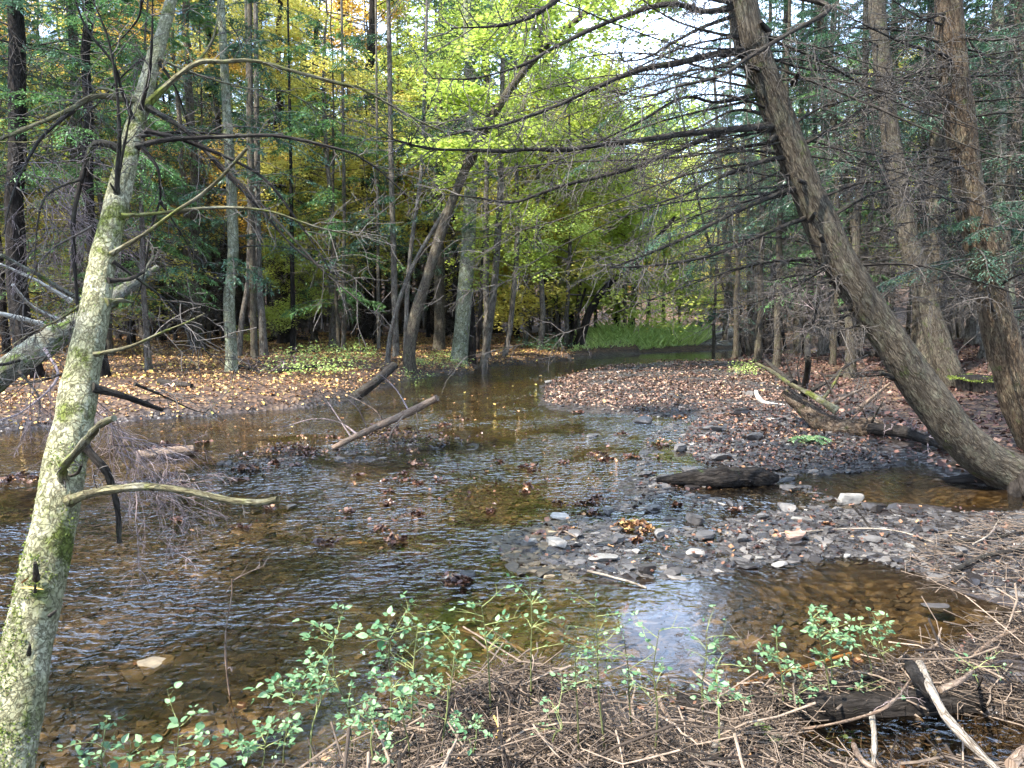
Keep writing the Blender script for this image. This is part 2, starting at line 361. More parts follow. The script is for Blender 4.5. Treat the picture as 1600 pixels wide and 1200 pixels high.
M['stone'] = stonemat('grey_slate_stone', (0.018, 0.015, 0.015), (0.145, 0.130, 0.118))
M['stone_m'] = stonemat('mid_grey_stone', (0.06, 0.055, 0.054), (0.24, 0.222, 0.205), 0.4, 0.75)
M['stone_l'] = stonemat('pale_dry_stone', (0.17, 0.16, 0.145), (0.33, 0.305, 0.275), 0.6, 0.85)
M['stone_b'] = stonemat('brown_stream_stone', (0.038, 0.030, 0.019), (0.25, 0.19, 0.115), 0.5, 0.8)
M['stone_s'] = stonemat('reddish_flat_stone', (0.24, 0.15, 0.115), (0.30, 0.20, 0.16), 0.5, 0.7)

def ground_mat():
    m, nt, out = new_mat('forest_ground')
    ps = pos_(nt); lit = attr(nt)
    vo = N_(nt, 'ShaderNodeTexVoronoi', feature='F1', i_Scale=13.0, i_Randomness=1.0); nt.links.new(ps, vo.inputs['Vector'])
    sp = N_(nt, 'ShaderNodeSeparateColor'); nt.links.new(vo.outputs['Color'], sp.inputs[0])
    lc = ramp(nt, sp.outputs[0], [(0.0, (0.025, 0.014, 0.010)), (0.5, (0.075, 0.042, 0.027)), (0.85, (0.15, 0.088, 0.052)), (1.0, (0.24, 0.155, 0.085))])
    n = noise_(nt, ps, 6, 6, 0.65); nb = noise_(nt, ps, 0.5, 4, 0.6)
    lc = mixc(nt, 1.0, lc, ramp(nt, nb, [(0.3, (0.6, 0.55, 0.5)), (0.7, (1.1, 1.1, 1.05))]), 'MULTIPLY')
    v2 = N_(nt, 'ShaderNodeTexVoronoi', feature='F1', i_Scale=16.0); nt.links.new(mapping(nt, ps, (1, 1.5, 1)), v2.inputs['Vector'])
    s2 = N_(nt, 'ShaderNodeSeparateColor'); nt.links.new(v2.outputs['Color'], s2.inputs[0])
    bed = ramp(nt, s2.outputs[1], [(0.0, (0.028, 0.020, 0.011)), (0.6, (0.08, 0.056, 0.028)), (1.0, (0.17, 0.125, 0.065))])
    mud = ramp(nt, n, [(0.3, (0.016, 0.013, 0.012)), (0.7, (0.060, 0.047, 0.041))])
    e = N_(nt, 'ShaderNodeSeparateXYZ'); nt.links.new(ps, e.inputs[0])
    above = ramp(nt, math_(nt, 'ADD', math_(nt, 'MULTIPLY', e.outputs[2], 8.0), 0.6), [(0.0, (0, 0, 0)), (0.5, (1, 1, 1))])
    base = mixc(nt, above, bed, mud)
    c = mixc(nt, math_(nt, 'MULTIPLY', lit, ramp(nt, n, [(0.25, (0.55,)*3), (0.5, (1, 1, 1))])), base, lc)
    h = math_(nt, 'ADD', math_(nt, 'MULTIPLY', vo.outputs['Distance'], 2.0), n)
    r = ramp(nt, lit, [(0.0, (0.35,)*3), (0.6, (0.85,)*3)])
    principled(nt, out, c, r, 0.4, bump(nt, h, 0.7, 0.03)); return m
M['ground'] = ground_mat()

def water_mat():
    m, nt, out = new_mat('stream_water')
    ps = pos_(nt); rough = attr(nt)
    n1 = noise_(nt, mapping(nt, ps, (0.8, 1.35, 1)), 10.0, 1, 0.5, 0.5)
    n2 = noise_(nt, mapping(nt, ps, (0.85, 1.15, 1)), 24.0, 1, 0.5, 0.4)
    n3 = noise_(nt, ps, 3.0, 2, 0.5, 0.3)
    patch = ramp(nt, noise_(nt, ps, 0.8, 3, 0.6, 0.5), [(0.38, (0.12,)*3), (0.60, (1, 1, 1))])
    h = math_(nt, 'ADD', math_(nt, 'ADD', math_(nt, 'MULTIPLY', n1, 1.0), math_(nt, 'MULTIPLY', n2, 0.40)), math_(nt, 'MULTIPLY', n3, 1.2))
    st = math_(nt, 'MULTIPLY', patch, rough)
    b = N_(nt, 'ShaderNodeBump', i_Distance=0.050); nt.links.new(h, b.inputs['Height']); nt.links.new(st, b.inputs['Strength'])
    fr = N_(nt, 'ShaderNodeFresnel', i_IOR=1.42); nt.links.new(b.outputs[0], fr.inputs['Normal']); ff = N_(nt, 'ShaderNodeFresnel', i_IOR=1.42)
    g = N_(nt, 'ShaderNodeBsdfGlossy', i_Roughness=0.02); nt.links.new(b.outputs[0], g.inputs['Normal']); g.inputs[0].default_value = (1, 1, 1, 1)
    t = N_(nt, 'ShaderNodeBsdfTransparent'); t.inputs[0].default_value = (0.71, 0.63, 0.50, 1)
    mx = N_(nt, 'ShaderNodeMixShader'); nt.links.new(math_(nt, 'MULTIPLY', math_(nt, 'ADD', math_(nt, 'MULTIPLY', fr.outputs[0], 0.9), math_(nt, 'MULTIPLY', ff.outputs[0], 1.1)), 0.55), mx.inputs[0]); nt.links.new(t.outputs[0], mx.inputs[1]); nt.links.new(g.outputs[0], mx.inputs[2])
    nt.links.new(mx.outputs[0], out.inputs[0]); return m
M['water'] = water_mat()

# ------------------------------------------------------------------ ground and water
def spaced(lo, hi, f):
    out = [lo]
    while out[-1] < hi: out.append(out[-1]+f(out[-1]))
    return np.array(out)
ys = spaced(-8, 230, lambda y: 0.25 if y < 1 else 0.035+0.0065*max(0, y-2.5)+(0.00015*y*y if y > 30 else 0))
xh = spaced(0, 110, lambda x: 0.04+0.008*max(0, x-3)+0.0006*x*x)
xs = np.concatenate([-xh[::-1][:-1], xh])
XX, YY = np.meshgrid(xs, ys); HH = hgt(XX, YY)
nx, ny = len(xs), len(ys)
ii = np.arange(ny-1)[:, None]*nx+np.arange(nx-1)[None]
F = np.stack([ii, ii+1, ii+nx+1, ii+nx], -1).reshape(-1, 4)
sb = np.maximum(sdist(LEFT, XX, YY), sdist(RIGHT, XX, YY)-0.8)
sn = sdist(NEAR, XX, YY)
bb = sdist(BAR, XX, YY)
lit = np.clip((sb-0.02)/0.3, 0, 1)
lit = lit; lit = np.maximum(lit, np.clip(bb, 0, 0.3))
mb = MB(); mb.add(np.stack([XX, YY, HH], -1), F, lit.ravel())
tag(mb.build('ground', M['ground']), 'leaf strewn forest floor and brown stony stream bed', None, None, 'structure')

wx = spaced(-24, 20, lambda x: 0.22); wy = spaced(-1, 40, lambda y: 0.22)
WX, WY = np.meshgrid(wx, wy); nx2 = len(wx)
ii = np.arange(len(wy)-1)[:, None]*nx2+np.arange(nx2-1)[None]
F2 = np.stack([ii, ii+1, ii+nx2+1, ii+nx2], -1).reshape(-1, 4)
def blob(u, v, rx, ry):
    c = G(u, v); return np.exp(-(((WX-c[0])/rx)**2+((WY-c[1])/ry)**2))
calm = np.clip(blob(1430, 765, 1.6, 1.0)+blob(1020, 990, 1.0, 0.7)*0.66+blob(1050, 556, 7, 4.0)+blob(120, 700, 2.5, 1.6)*0.6+blob(700, 600, 2.2, 4.0)*0.55+blob(250, 1150, 1.7, 0.8)*0.85+blob(620, 1020, 0.9, 0.7)*0.7+blob(700, 1010, 0.8, 0.6)*0.6+blob(1300, 960, 1.0, 0.8)*0.75+blob(820, 690, 1.5, 1.5)*0.3, 0, 0.93)
mb = MB(); mb.add(np.stack([WX, WY, WX*0], -1), F2, (1-calm).ravel())
tag(mb.build('water', M['water']), 'shallow rippled brown creek water reflecting the sky', None, None, 'structure')

# ------------------------------------------------------------------ shape templates
DIA = (np.array([[0, 0, 0], [0.45, 0.5, 0.12], [1, 0, -0.05], [0.45, -0.5, 0.12]]), [np.array([[0, 1, 2, 3]])])
CURL = (np.array([[0, 0, 0], [0.3, 0.42, 0.2], [0.75, 0.36, 0.05], [1, 0, 0.25], [0.75, -0.36, 0.1], [0.3, -0.42, 0.25], [0.5, 0, 0.0]]), [np.array([[6, 0, 1], [6, 1, 2], [6, 2, 3], [6, 3, 4], [6, 4, 5], [6, 5, 0]])])
_lv = [(0, 0, 0), (0.10, 0.26, 0.03), (0.30, 0.44, 0.05), (0.55, 0.40, 0.05), (0.80, 0.20, 0.0), (1, 0, -0.08), (0.80, -0.20, 0.0), (0.55, -0.40, 0.05), (0.30, -0.44, 0.05), (0.10, -0.26, 0.03), (0.3, 0, -0.03), (0.6, 0, -0.03)]
OVATE = (np.array(_lv), [np.array([[0, 1, 10], [1, 2, 10], [2, 3, 11], [3, 4, 11], [4, 5, 11], [5, 6, 11], [6, 7, 11], [7, 8, 11], [8, 9, 10], [9, 0, 10], [2, 11, 10], [8, 10, 11]])])
def ico(sub):
    import bmesh
    bm = bmesh.new(); bmesh.ops.create_icosphere(bm, subdivisions=sub, radius=1.0)
    V = np.array([v.co[:] for v in bm.verts]); Fc = np.array([[v.index for v in f.verts] for f in bm.faces]); bm.free(); return V, Fc
I2, I1 = ico(3), ico(1)
def stone_tpl(I, seed, flat=0.35, cuts=14):
    r = np.random.default_rng(seed); V, Fc = I; V = V.copy()
    for k in range(cuts):
        n = r.normal(size=3); n[2] *= 0.6; n /= np.linalg.norm(n); d = r.uniform(0.45, 0.85)
        q = V@n; V = V-np.outer(np.clip(q-d, 0, None), n)
    V[:, 2] = np.clip(V[:, 2], -0.7, r.uniform(0.4, 0.6))
    V = V+0.03*np.stack([noise3(V[:, 0]*3+seed, V[:, 1]*3, V[:, 2]*3), noise3(V[:, 0]*3, V[:, 1]*3+seed, V[:, 2]*3), noise3(V[:, 0]*3, V[:, 1]*3, V[:, 2]*3+seed)], -1)
    V[:, 0] *= r.uniform(1.0, 1.4); V[:, 2] *= flat
    return V, [Fc]
ST_HI = [stone_tpl(I2, s, rng.uniform(0.28, 0.5)) for s in range(10)]
ST_LO = [stone_tpl(I1, s+50, rng.uniform(0.3, 0.6), 8) for s in range(5)]

# ------------------------------------------------------------------ twigs
def twigs(starts, dirs, lens, rad, levels=2, kids=5, droop=0.25, spread=0.9, wob=0.18, flat=0.5, k=6):
    """vectorised branching twigs; returns list of (P(n,k,3), R(n,k))"""
    out = []
    S, D, L, R0 = np.asarray(starts, float), nrm(np.asarray(dirs, float)), np.asarray(lens, float), np.asarray(rad, float)
    for lv in range(levels+1):
        n = len(S); t = np.linspace(0, 1, k)
        seg = (L/(k-1))[:, None]
        d = D[:, None]+np.cumsum(rng.normal(0, wob, (n, k-1, 3)), axis=1)
        d[..., 2] -= droop*t[None, 1:]
        d = nrm(d)
        p = np.concatenate([S[:, None], S[:, None]+np.cumsum(d*seg[..., None], axis=1)], 1)
        r = R0[:, None]*(1-0.8*t[None])
        out.append((p, r))
        if lv == levels: break
        kk = kids
        i = np.repeat(np.arange(n), kk); tt = rng.uniform(0.15, 0.95, len(i))*(k-1)
        a = np.minimum(tt.astype(int), k-2); f = (tt-a)[:, None]
        S2 = p[i, a]*(1-f)+p[i, a+1]*f; dd = d[i, a]
        w = rng.normal(0, 1, dd.shape); w[:, 2] *= flat; w = nrm(w-dd*(w*dd).sum(-1, keepdims=True))
        D = nrm(dd*rng.uniform(0.5, 1.0, (len(i), 1))+w*spread)
        L = L[i]*rng.uniform(0.25, 0.6, len(i))*(1.1-0.5*tt/(k-1)); R0 = R0[i]*0.5; S = S2
        R0 = np.maximum(R0, 0.0009)
    return out
def add_twigs(mb, tw, sides=4, tone=None, mat=0, minr=0):
    for p, r in tw:
        mb.tubes(p, np.maximum(r, minr), sides, rng.random(len(p)) if tone is None else tone, mat, cap=False)
def side_twigs(path, rads, n, ln, rr, **kw):
    path = np.asarray(path); k = len(path)
    t = rng.uniform(0.1, 1.0, n)*(k-1); a = np.minimum(t.astype(int), k-2); f = (t-a)[:, None]
    S = path[a]*(1-f)+path[a+1]*f; D = nrm(path[a+1]-path[a])
    w = rng.normal(0, 1, D.shape); w[:, 2] *= 0.7; w = nrm(w-D*(w*D).sum(-1, keepdims=True))
    return twigs(S, D*0.7+w*0.8, ln*rng.uniform(0.4, 1.3, n), np.full(n, rr), **kw)

# ------------------------------------------------------------------ tree templates (z up, metres)
def trunk_tpl(seed, h=17.0, r=0.16):
    q = np.random.default_rng(seed); z = np.linspace(-0.3, h, 26)
    x = np.cumsum(q.normal(0, 0.05, 26))-0; x -= x[1]; y = np.cumsum(q.normal(0, 0.05, 26)); y -= y[1]
    lean = q.normal(0, 0.02, 2); p = np.stack([x+lean[0]*z, y+lean[1]*z, z], -1)
    rad = r*(1-0.8*np.clip(z/h, 0, 1))*(1+0.5*np.exp(-np.clip(z+0.1, 0, 9)/0.22))
    m = MB(); m.tubes(p, rad, 14, 0.5, disp=lambda V, th, L: 0.012*noise3(V[..., 0]*6, V[..., 1]*6, V[..., 2]*1.5)+0.25*r*np.exp(-L/0.5)[:, :, None]*np.sin(th*4+seed)[None, None])
    return m, p
def hemlock_fronds(mb, S, D, L, dens=1.0, wmat=1, nmat=0, qs=0.078, w=0.30, nq=7):
    """live flat drooping sprays: limb + needle strips"""
    n = len(S); k = 8; t = np.linspace(0, 1, k)
    d = nrm(D)[:, None]+np.zeros((n, k-1, 3)); d[..., 2] += 0.10-0.75*t[None, 1:]**1.3; d = nrm(d+rng.normal(0, 0.05, d.shape))
    p = np.concatenate([S[:, None], S[:, None]+np.cumsum(d*(L/(k-1))[:, None, None], 1)], 1)
    mb.tubes(p, 0.014*(L/2)[:, None]*(1-0.85*t[None])+0.002, 4, rng.random(n), wmat, cap=False)
    m = int(26*dens); i = np.repeat(np.arange(n), m*2); tt = rng.uniform(0.12, 1, len(i))*(k-1)
    a = np.minimum(tt.astype(int), k-2); f = (tt-a)[:, None]; S2 = p[i, a]*(1-f)+p[i, a+1]*f; dd = d[i, a]
    side = nrm(np.cross(dd, np.array([0, 0, 1.]))); sg = rng.choice([-1, 1], len(i))[:, None]
    D2 = nrm(dd*0.75+side*sg*rng.uniform(0.5, 1.1, (len(i), 1))+np.stack([np.zeros(len(i))]*2+[rng.normal(-0.15, 0.15, len(i))], -1))
    u = tt/(k-1); L2 = L[i]*w*np.clip(np.minimum(u*2.2, (1.15-u)*1.6), 0.15, 1)*rng.uniform(0.6, 1.2, len(i))
    j = np.repeat(np.arange(len(i)), nq); s_ = np.tile((np.arange(nq)+0.2)/nq, len(i))
    pos = S2[j]+D2[j]*(L2[j]*s_)[:, None]+np.stack([0*s_, 0*s_, -0.35*L2[j]*s_**2], -1)
    dr = nrm(D2[j]+rng.normal(0, 0.55, (len(j), 3))*np.array([1, 1, 0.5]))
    sc_ = rng.uniform(0.7, 1.3, len(j))*qs
    mb.inst(*DIA, pos, frame_from(dr, 0.35), np.stack([sc_, sc_*0.32, sc_*0.3], -1), mat=nmat)
def hemlock_crown(seed, tp, z0, z1, nb, dead=40, L0=2.6, dens=1.0, deadz=(1.0, 7.0)):
    global rng
    old = rng; rng = np.random.default_rng(seed)
    mb = MB(); z = rng.uniform(z0, z1, nb)
    S = np.stack([np.interp(z, tp[:, 2], tp[:, 0]), np.interp(z, tp[:, 2], tp[:, 1]), z], -1)
    az = rng.uniform(0, 2*math.pi, nb); D = np.stack([np.cos(az), np.sin(az), rng.uniform(-0.15, 0.25, nb)], -1)
    L = L0*np.clip(1.15-z/19, 0.2, 1)*rng.uniform(0.6, 1.2, nb)
    hemlock_fronds(mb, S, D, L, dens)
    if dead:
        z = rng.uniform(deadz[0], deadz[1], dead)
        S = np.stack([np.interp(z, tp[:, 2], tp[:, 0]), np.interp(z, tp[:, 2], tp[:, 1]), z], -1)
        az = rng.uniform(0, 2*math.pi, dead); D = np.stack([np.cos(az), np.sin(az), rng.uniform(-0.3, 0.3, dead)], -1)
        add_twigs(mb, twigs(S, D, rng.uniform(0.8, 2.3, dead), np.full(dead, 0.013), 2, 6, 0.3, 0.8), 3, None, 1, 0.003)
    me = mb.mesh('hemlock_crown', [M['hneedle'], M['twig']]); rng = old; return me
def maple_crown(seed, tp, z0, z1, rad, nl=34, sprays=7, per=48, leaf=0.105, thick=0.10):
    global rng
    old = rng; rng = np.random.default_rng(seed)
    mb = MB(); z = np.sort(rng.uniform(z0-1.0, z1-0.5, nl))
    S = np.stack([np.interp(z, tp[:, 2], tp[:, 0]), np.interp(z, tp[:, 2], tp[:, 1]), z], -1)
    az = rng.uniform(0, 2*math.pi, nl); u = (z-z0)/(z1-z0)
    D = np.stack([np.cos(az), np.sin(az), 0.25+0.5*np.clip(u, 0, 1)+rng.normal(0, 0.1, nl)], -1)
    L = rad*np.sqrt(np.clip(1-(np.clip(u, 0, 1)*1.05-0.15)**2*1.0, 0.15, 1))*rng.uniform(0.5, 1.25, nl)
    tw = twigs(S, D, L, np.full(nl, 0.022), 1, sprays, 0.25, 0.8, 0.10, 0.4, k=6)
    add_twigs(mb, tw, 4, None, 1)
    p = tw[1][0]; e = np.concatenate([p[:, 5], p[:, 3], tw[0][0][:, 5]])
    n = len(e); i = np.repeat(np.arange(n), per)
    R1 = rng.uniform(0.25, 0.6, n)[i]; a = rng.uniform(0, 2*math.pi, len(i)); r = np.sqrt(rng.random(len(i)))*R1
    tilt = rng.normal(0, 0.22, (n, 2))[i]
    off = np.stack([r*np.cos(a), r*np.sin(a), np.zeros(len(i))], -1); off[:, 2] = off[:, 0]*tilt[:, 0]+off[:, 1]*tilt[:, 1]+rng.normal(0, thick, len(i))-0.25*r*r
    sc_ = leaf*rng.uniform(0.6, 1.25, len(i))
    tone = np.clip(rng.uniform(0, 1, n)[i]*0.6+rng.random(len(i))*0.4, 0, 1)
    mb.inst(*DIA, e[i]+off, rframe(len(i), 0.45), np.stack([sc_, sc_*0.8, sc_], -1), tone)
    me = mb.mesh('leafy_crown', [M['leaf'], M['twig']]); rng = old; return me
TR = [trunk_tpl(s, 17, 0.15) for s in range(5)]
TRM = {k: [TR[i][0].mesh('trunk', M[k]) for i in range(5)] for k in ('grey', 'hem', 'dark', 'pale')}
HC = [hemlock_crown(20+i, TR[i][1], 4.2, 17.5, 105, 42, 2.9) for i in range(4)]
HL = [hemlock_crown(30+i, TR[i][1], 1.2, 9.0, 55, 10, 2.2, deadz=(0.6, 3)) for i in range(2)]      # young, green to the ground
HD = [hemlock_crown(36+i, TR[i][1], 8.5, 17.5, 60, 75, 2.4, deadz=(0.8, 9.0)) for i in range(2)]    # bare twiggy lower stem
HV = [hemlock_crown(60+i, TR[i][1], 5.6, 17.5, 100, 0, 2.8) for i in range(3)]      # clean lower stem
MC = [maple_crown(40+i, TR[i][1], 4.0, 14.5, 3.6) for i in range(3)]
ML = [maple_crown(50+i, TR[i][1], 2.0, 6.5, 2.6, 24, 7, 42) for i in range(3)]

def stock_tree(kind, x, y, label, cat, group, s=1.0, col=(1, 1, 1), bark_='hem', girth=1.0, rz=None, idx=None, tilt=(0, 0)):
    i = int(rng.integers(0, 100)) if idx is None else idx
    z = on(x, y)
    lib = {'hem': HC, 'low': HL, 'bare': HD, 'high': HV, 'maple': MC, 'under': ML}[kind]
    i %= len(lib)
    nm = {'hem': 'hemlock_tree', 'low': 'young_hemlock', 'bare': 'hemlock_tree', 'high': 'hemlock_tree', 'maple': 'maple_tree', 'under': 'maple_sapling'}[kind]
    t = thing(nm, label, cat, (x, y, z), group, rng.uniform(0, 6.28) if rz is None else rz)
    t.rotation_euler.x = tilt[0]; t.rotation_euler.y = tilt[1]
    tr = bpy.data.objects.new('trunk', TRM[bark_][i]); C.objects.link(tr); tr.parent = t
    hs = {'low': 0.58, 'under': 0.45, 'maple': 0.88}.get(kind, 1.0)
    g = girth*({'under': 0.42, 'low': 0.55}.get(kind, 1.0))
    tr.scale = (g, g, hs)
    cr = bpy.data.objects.new('crown', lib[i]); C.objects.link(cr); cr.parent = t; cr.color = (*col, 1)
    t.scale = (s, s, s)
    return t

# ------------------------------------------------------------------ forest : positions
YEL, ORA, GRN, YGR, LIM = (0.86, 0.79, 0.19), (0.92, 0.64, 0.15), (0.32, 0.55, 0.09), (0.66, 0.76, 0.16), (0.55, 0.70, 0.14)
HEMG, HEMB = (1.9, 2.5, 1.3), (1.2, 1.55, 1.5)
def at(u, d): return (u-800)/1200*d, d
M_SPOTS = [  # (u, depth, kind, colour, scale, label)
 (300, 27, 'maple', ORA, 1.0, 'maple with orange and gold autumn leaves above the pale mossy trunk'),
 (225, 33, 'maple', YEL, 1.05, 'tall golden maple showing just right of the leaning birch-like trunk top'),
 (430, 31, 'maple', YEL, 1.0, 'golden yellow maple filling the upper left of the far bank wood'),
 (520, 27, 'maple', YEL, 0.9, 'yellow maple with sparse leaves between two dark hemlocks'),
 (590, 36, 'maple', ORA, 1.1, 'tall amber maple deep in the wood left of the centre'),
 (690, 33, 'maple', YGR, 1.0, 'yellow green maple standing behind the leaning grey tree'),
 (760, 24, 'maple', LIM, 0.85, 'bright lime green maple at the bend of the creek'),
 (845, 27, 'maple', LIM, 0.80, 'bright green maple spreading low over the far bank'),
 (905, 33, 'maple', LIM, 0.78, 'light green maple next to the gap of sky'),
 (640, 42, 'maple', YEL, 1.0, 'distant yellow maple seen over the leaning grey tree'),
 (150, 24, 'under', YEL, 1.2, 'yellow leaved sapling behind the upper leaning trunk'),
 (60, 26, 'under', YGR, 1.3, 'yellow green sapling at the left edge of the wood'),
 (462, 27, 'under', YGR, 0.62, 'small green beech sapling with flat layers of leaves over the leaf carpet'),
 (820, 30, 'under', YEL, 1.35, 'bushy yellow maple sapling right of the bank trees'),
 (870, 34, 'under', YEL, 1.5, 'spreading yellow sapling above the dark leaning stump'),
 (885, 29, 'under', YGR, 1.55, 'yellow green sapling leaning its branches over the water at the bend'),
 (975, 36, 'under', LIM, 1.7, 'light green sapling drooping beside the grassy spit'),
 (930, 38, 'under', YGR, 1.6, 'low yellow green maple overhanging the bend'),
 (900, 44, 'maple', YGR, 0.85, 'yellow green maple far behind the bend'),
 (960, 46, 'maple', GRN, 0.72, 'green maple standing behind the grassy spit'),
 (1010, 44, 'under', LIM, 1.9, 'broad green shrubby maple behind the tall grass'),
 (1035, 45, 'maple', YGR, 0.78, 'yellow green maple under the sky gap'),
 (1060, 52, 'maple', YGR, 0.68, 'yellow tinged tree at the end of the open creek'),
 (1110, 50, 'under', YEL, 1.8, 'yellow shrubby tree beyond the bright gravel'),
 (1000, 62, 'maple', ORA, 0.85, 'faded orange tree far up the creek'),
 (1140, 64, 'maple', YEL, 0.85, 'yellow tree far behind the right bank hemlocks'),
 (1390, 42, 'maple', YEL, 1.05, 'vivid yellow maple showing between the two right trunks'),
 (1450, 50, 'maple', YEL, 1.15, 'yellow maple on the slope behind the orange brown trunk'),
 (1250, 48, 'maple', LIM, 0.95, 'light green tree beyond the group of dark trunks'),
 (1180, 58, 'maple', LIM, 0.9, 'pale green tree far behind the leaning clump of stems'),
 (1330, 60, 'maple', YGR, 1.1, 'distant yellow green tree behind the big leaning hemlock'),
 (1540, 44, 'maple', YEL, 1.2, 'golden maple high on the right hand slope'),
]
for (u, d, k, c, s, lb) in M_SPOTS:
    lb = lb.replace('birch-like ', '')
    x, y = at(u, d); stock_tree(k, x, y, lb, 'maple tree', None, s, c, 'grey', 0.9)
# hemlocks and bare stems filling both woods, each a tree of its own
taken = [at(u, d) for (u, d, *_) in M_SPOTS]
def free(x, y, r): return all((x-a)**2+(y-b)**2 > r*r for a, b in taken)
def fill(n, urange, drange, kinds, labelgroup, mind=1.3, hmax=None, colf=None, bk=('hem', 'grey', 'dark')):
    made = 0; tries = 0
    while made < n and tries < n*60:
        tries += 1
        u = rng.uniform(*urange); d = math.sqrt(rng.uniform(drange[0]**2, drange[1]**2)); x, y = at(u, d)
        if not free(x, y, mind): continue
        if max(float(sdist(LEFT, np.array([x]), np.array([y]))[0]), float(sdist(RIGHT, np.array([x]), np.array([y]))[0])) < 1.6: continue
        k = kinds[int(rng.integers(0, len(kinds)))]; taken.append((x, y))
        lab, grp, cat = labelgroup[k]
        s = rng.uniform(0.85, 1.25) if hmax is None else hmax*rng.uniform(0.85, 1.1)
        c = HEMG if rng.random() < 0.5 else HEMB
        if k in ('maple', 'under'): c = (YEL, YGR, LIM, GRN)[int(rng.integers(0, 4))] if hmax is None else (YEL, YEL, ORA, YGR)[int(rng.integers(0, 4))]
        stock_tree(k, x, y, lab, cat, grp, s, c, bk[int(rng.integers(0, len(bk)))], rng.uniform(0.6, 1.2)*s/1.0)
        made += 1
LGL = {'hem': ('dark green hemlock with a slim bare lower trunk in the wood across the creek', 'hemlocks in the wood across the creek', 'hemlock tree'),
       'bare': ('thin hemlock with a twiggy bare stem in the wood across the creek', 'twiggy bare stemmed hemlocks across the creek', 'hemlock tree'),
       'low': ('young hemlock green almost to the ground in the wood across the creek', 'young hemlocks across the creek', 'young hemlock'),
       'maple': ('slender autumn maple standing in the wood across the creek', 'slender maples across the creek', 'maple tree'),
       'under': ('small autumn sapling standing in the wood across the creek', 'small saplings across the creek', 'sapling')}
LGR = {k: (a.replace('in the wood across the creek', 'on the right bank slope'), b.replace('in the wood across the creek', 'on the right bank').replace('across the creek', 'on the right bank'), c) for k, (a, b, c) in LGL.items()}
fill(13, (-150, 260), (15, 27), ['hem', 'hem', 'low', 'bare'], LGL, 1.5)
fill(9, (120, 640), (24, 31), ['hem', 'bare', 'low'], LGL, 1.6)
fill(88, (-250, 810), (28, 60), ['hem', 'bare', 'bare', 'hem', 'bare', 'low'], LGL, 1.2)
fill(34, (-350, 850), (55, 76), ['hem', 'low', 'maple'], LGL, 2)
LGL['bare'] = ('very slim dark stem among many in the shaded wood behind the far bank', 'slim dark stems behind the far bank', 'hemlock tree')
fill(80, (180, 900), (28, 56), ['bare'], LGL, 0.9, 0.9, bk=('hem', 'dark', 'dark'))
LGL['maple'] = ('tall slender maple with yellow leaves high in the wood across the creek', 'tall yellow maples across the creek', 'maple tree')
fill(14, (-150, 640), (32, 56), ['maple'], LGL, 2, 1.25)
fill(12, (1130, 1260), (27, 60), ['hem', 'bare', 'low'], LGR, 1.5)
fill(54, (1250, 1950), (14, 50), ['hem', 'bare', 'hem', 'hem', 'low'], LGR, 1.5, bk=('hem', 'grey', 'hem'))
fill(16, (1150, 2000), (50, 75), ['hem', 'maple'], LGR, 2)
for k, (u, d) in enumerate([(940, 70), (1010, 74), (1070, 70), (985, 84), (1100, 80), (1045, 90)]):
    x, y = at(u, d); stock_tree('maple', x, y, 'low distant tree with thin reddish autumn leaves at the head of the valley', 'maple tree', 'distant trees at the head of the valley', 0.62, (0.55, 0.25, 0.13) if k % 2 else YGR, 'grey', 0.9)
for (u, d, k, s_, lb) in [(1115, 31, 'low', 1.1, 'young hemlock with blue green sprays hanging over the creek left of the right bank clump'), (1150, 27, 'hem', 0.85, 'hemlock with dense sprays left of the top of the leaning hemlock'), (1185, 24, 'hem', 0.9, 'hemlock with sprays right behind the bare limbs of the leaning hemlock'),
                  (1215, 21, 'hem', 0.8, 'hemlock with drooping sprays behind the limbs of the leaning hemlock'), (1330, 17, 'hem', 0.9, 'hemlock with feathery sprays just right of the leaning trunk'), (1430, 20, 'hem', 0.95, 'hemlock with fine sprays between the brown and orange brown trunks'), (1640, 13, 'hem', 0.9, 'hemlock with low sprays at the right edge of the picture')]:
    x, y = at(u, d); stock_tree(k, x, y, lb, 'hemlock tree', None, s_, (0.95, 1.25, 1.25), 'hem', 0.8)
# unseen near bank trees, added beyond the left edge to dapple the light
for k, (x, y) in enumerate([(-9.5, 2.5), (-12, -3), (-7.5, -8), (-1.8, -4.2)]):
    stock_tree('high', x, y, 'tall hemlock on the near bank beyond the left edge', 'hemlock tree', 'near bank hemlocks', 1.1, HEMG, 'hem', 1.2, idx=k)
for k, (x, y) in enumerate([(0.5, -1.8), (3.2, -0.7), (5.9, 1.5), (8.6, 3.8), (4.6, -4.6)]):  # unseen hemlocks added so their shadows fall on the right shore
    stock_tree('high', x, y, 'tall hemlock on the near bank behind the viewer', 'hemlock tree', 'hemlocks behind the viewer', 1.1, HEMG, 'hem', 1.2, idx=k)

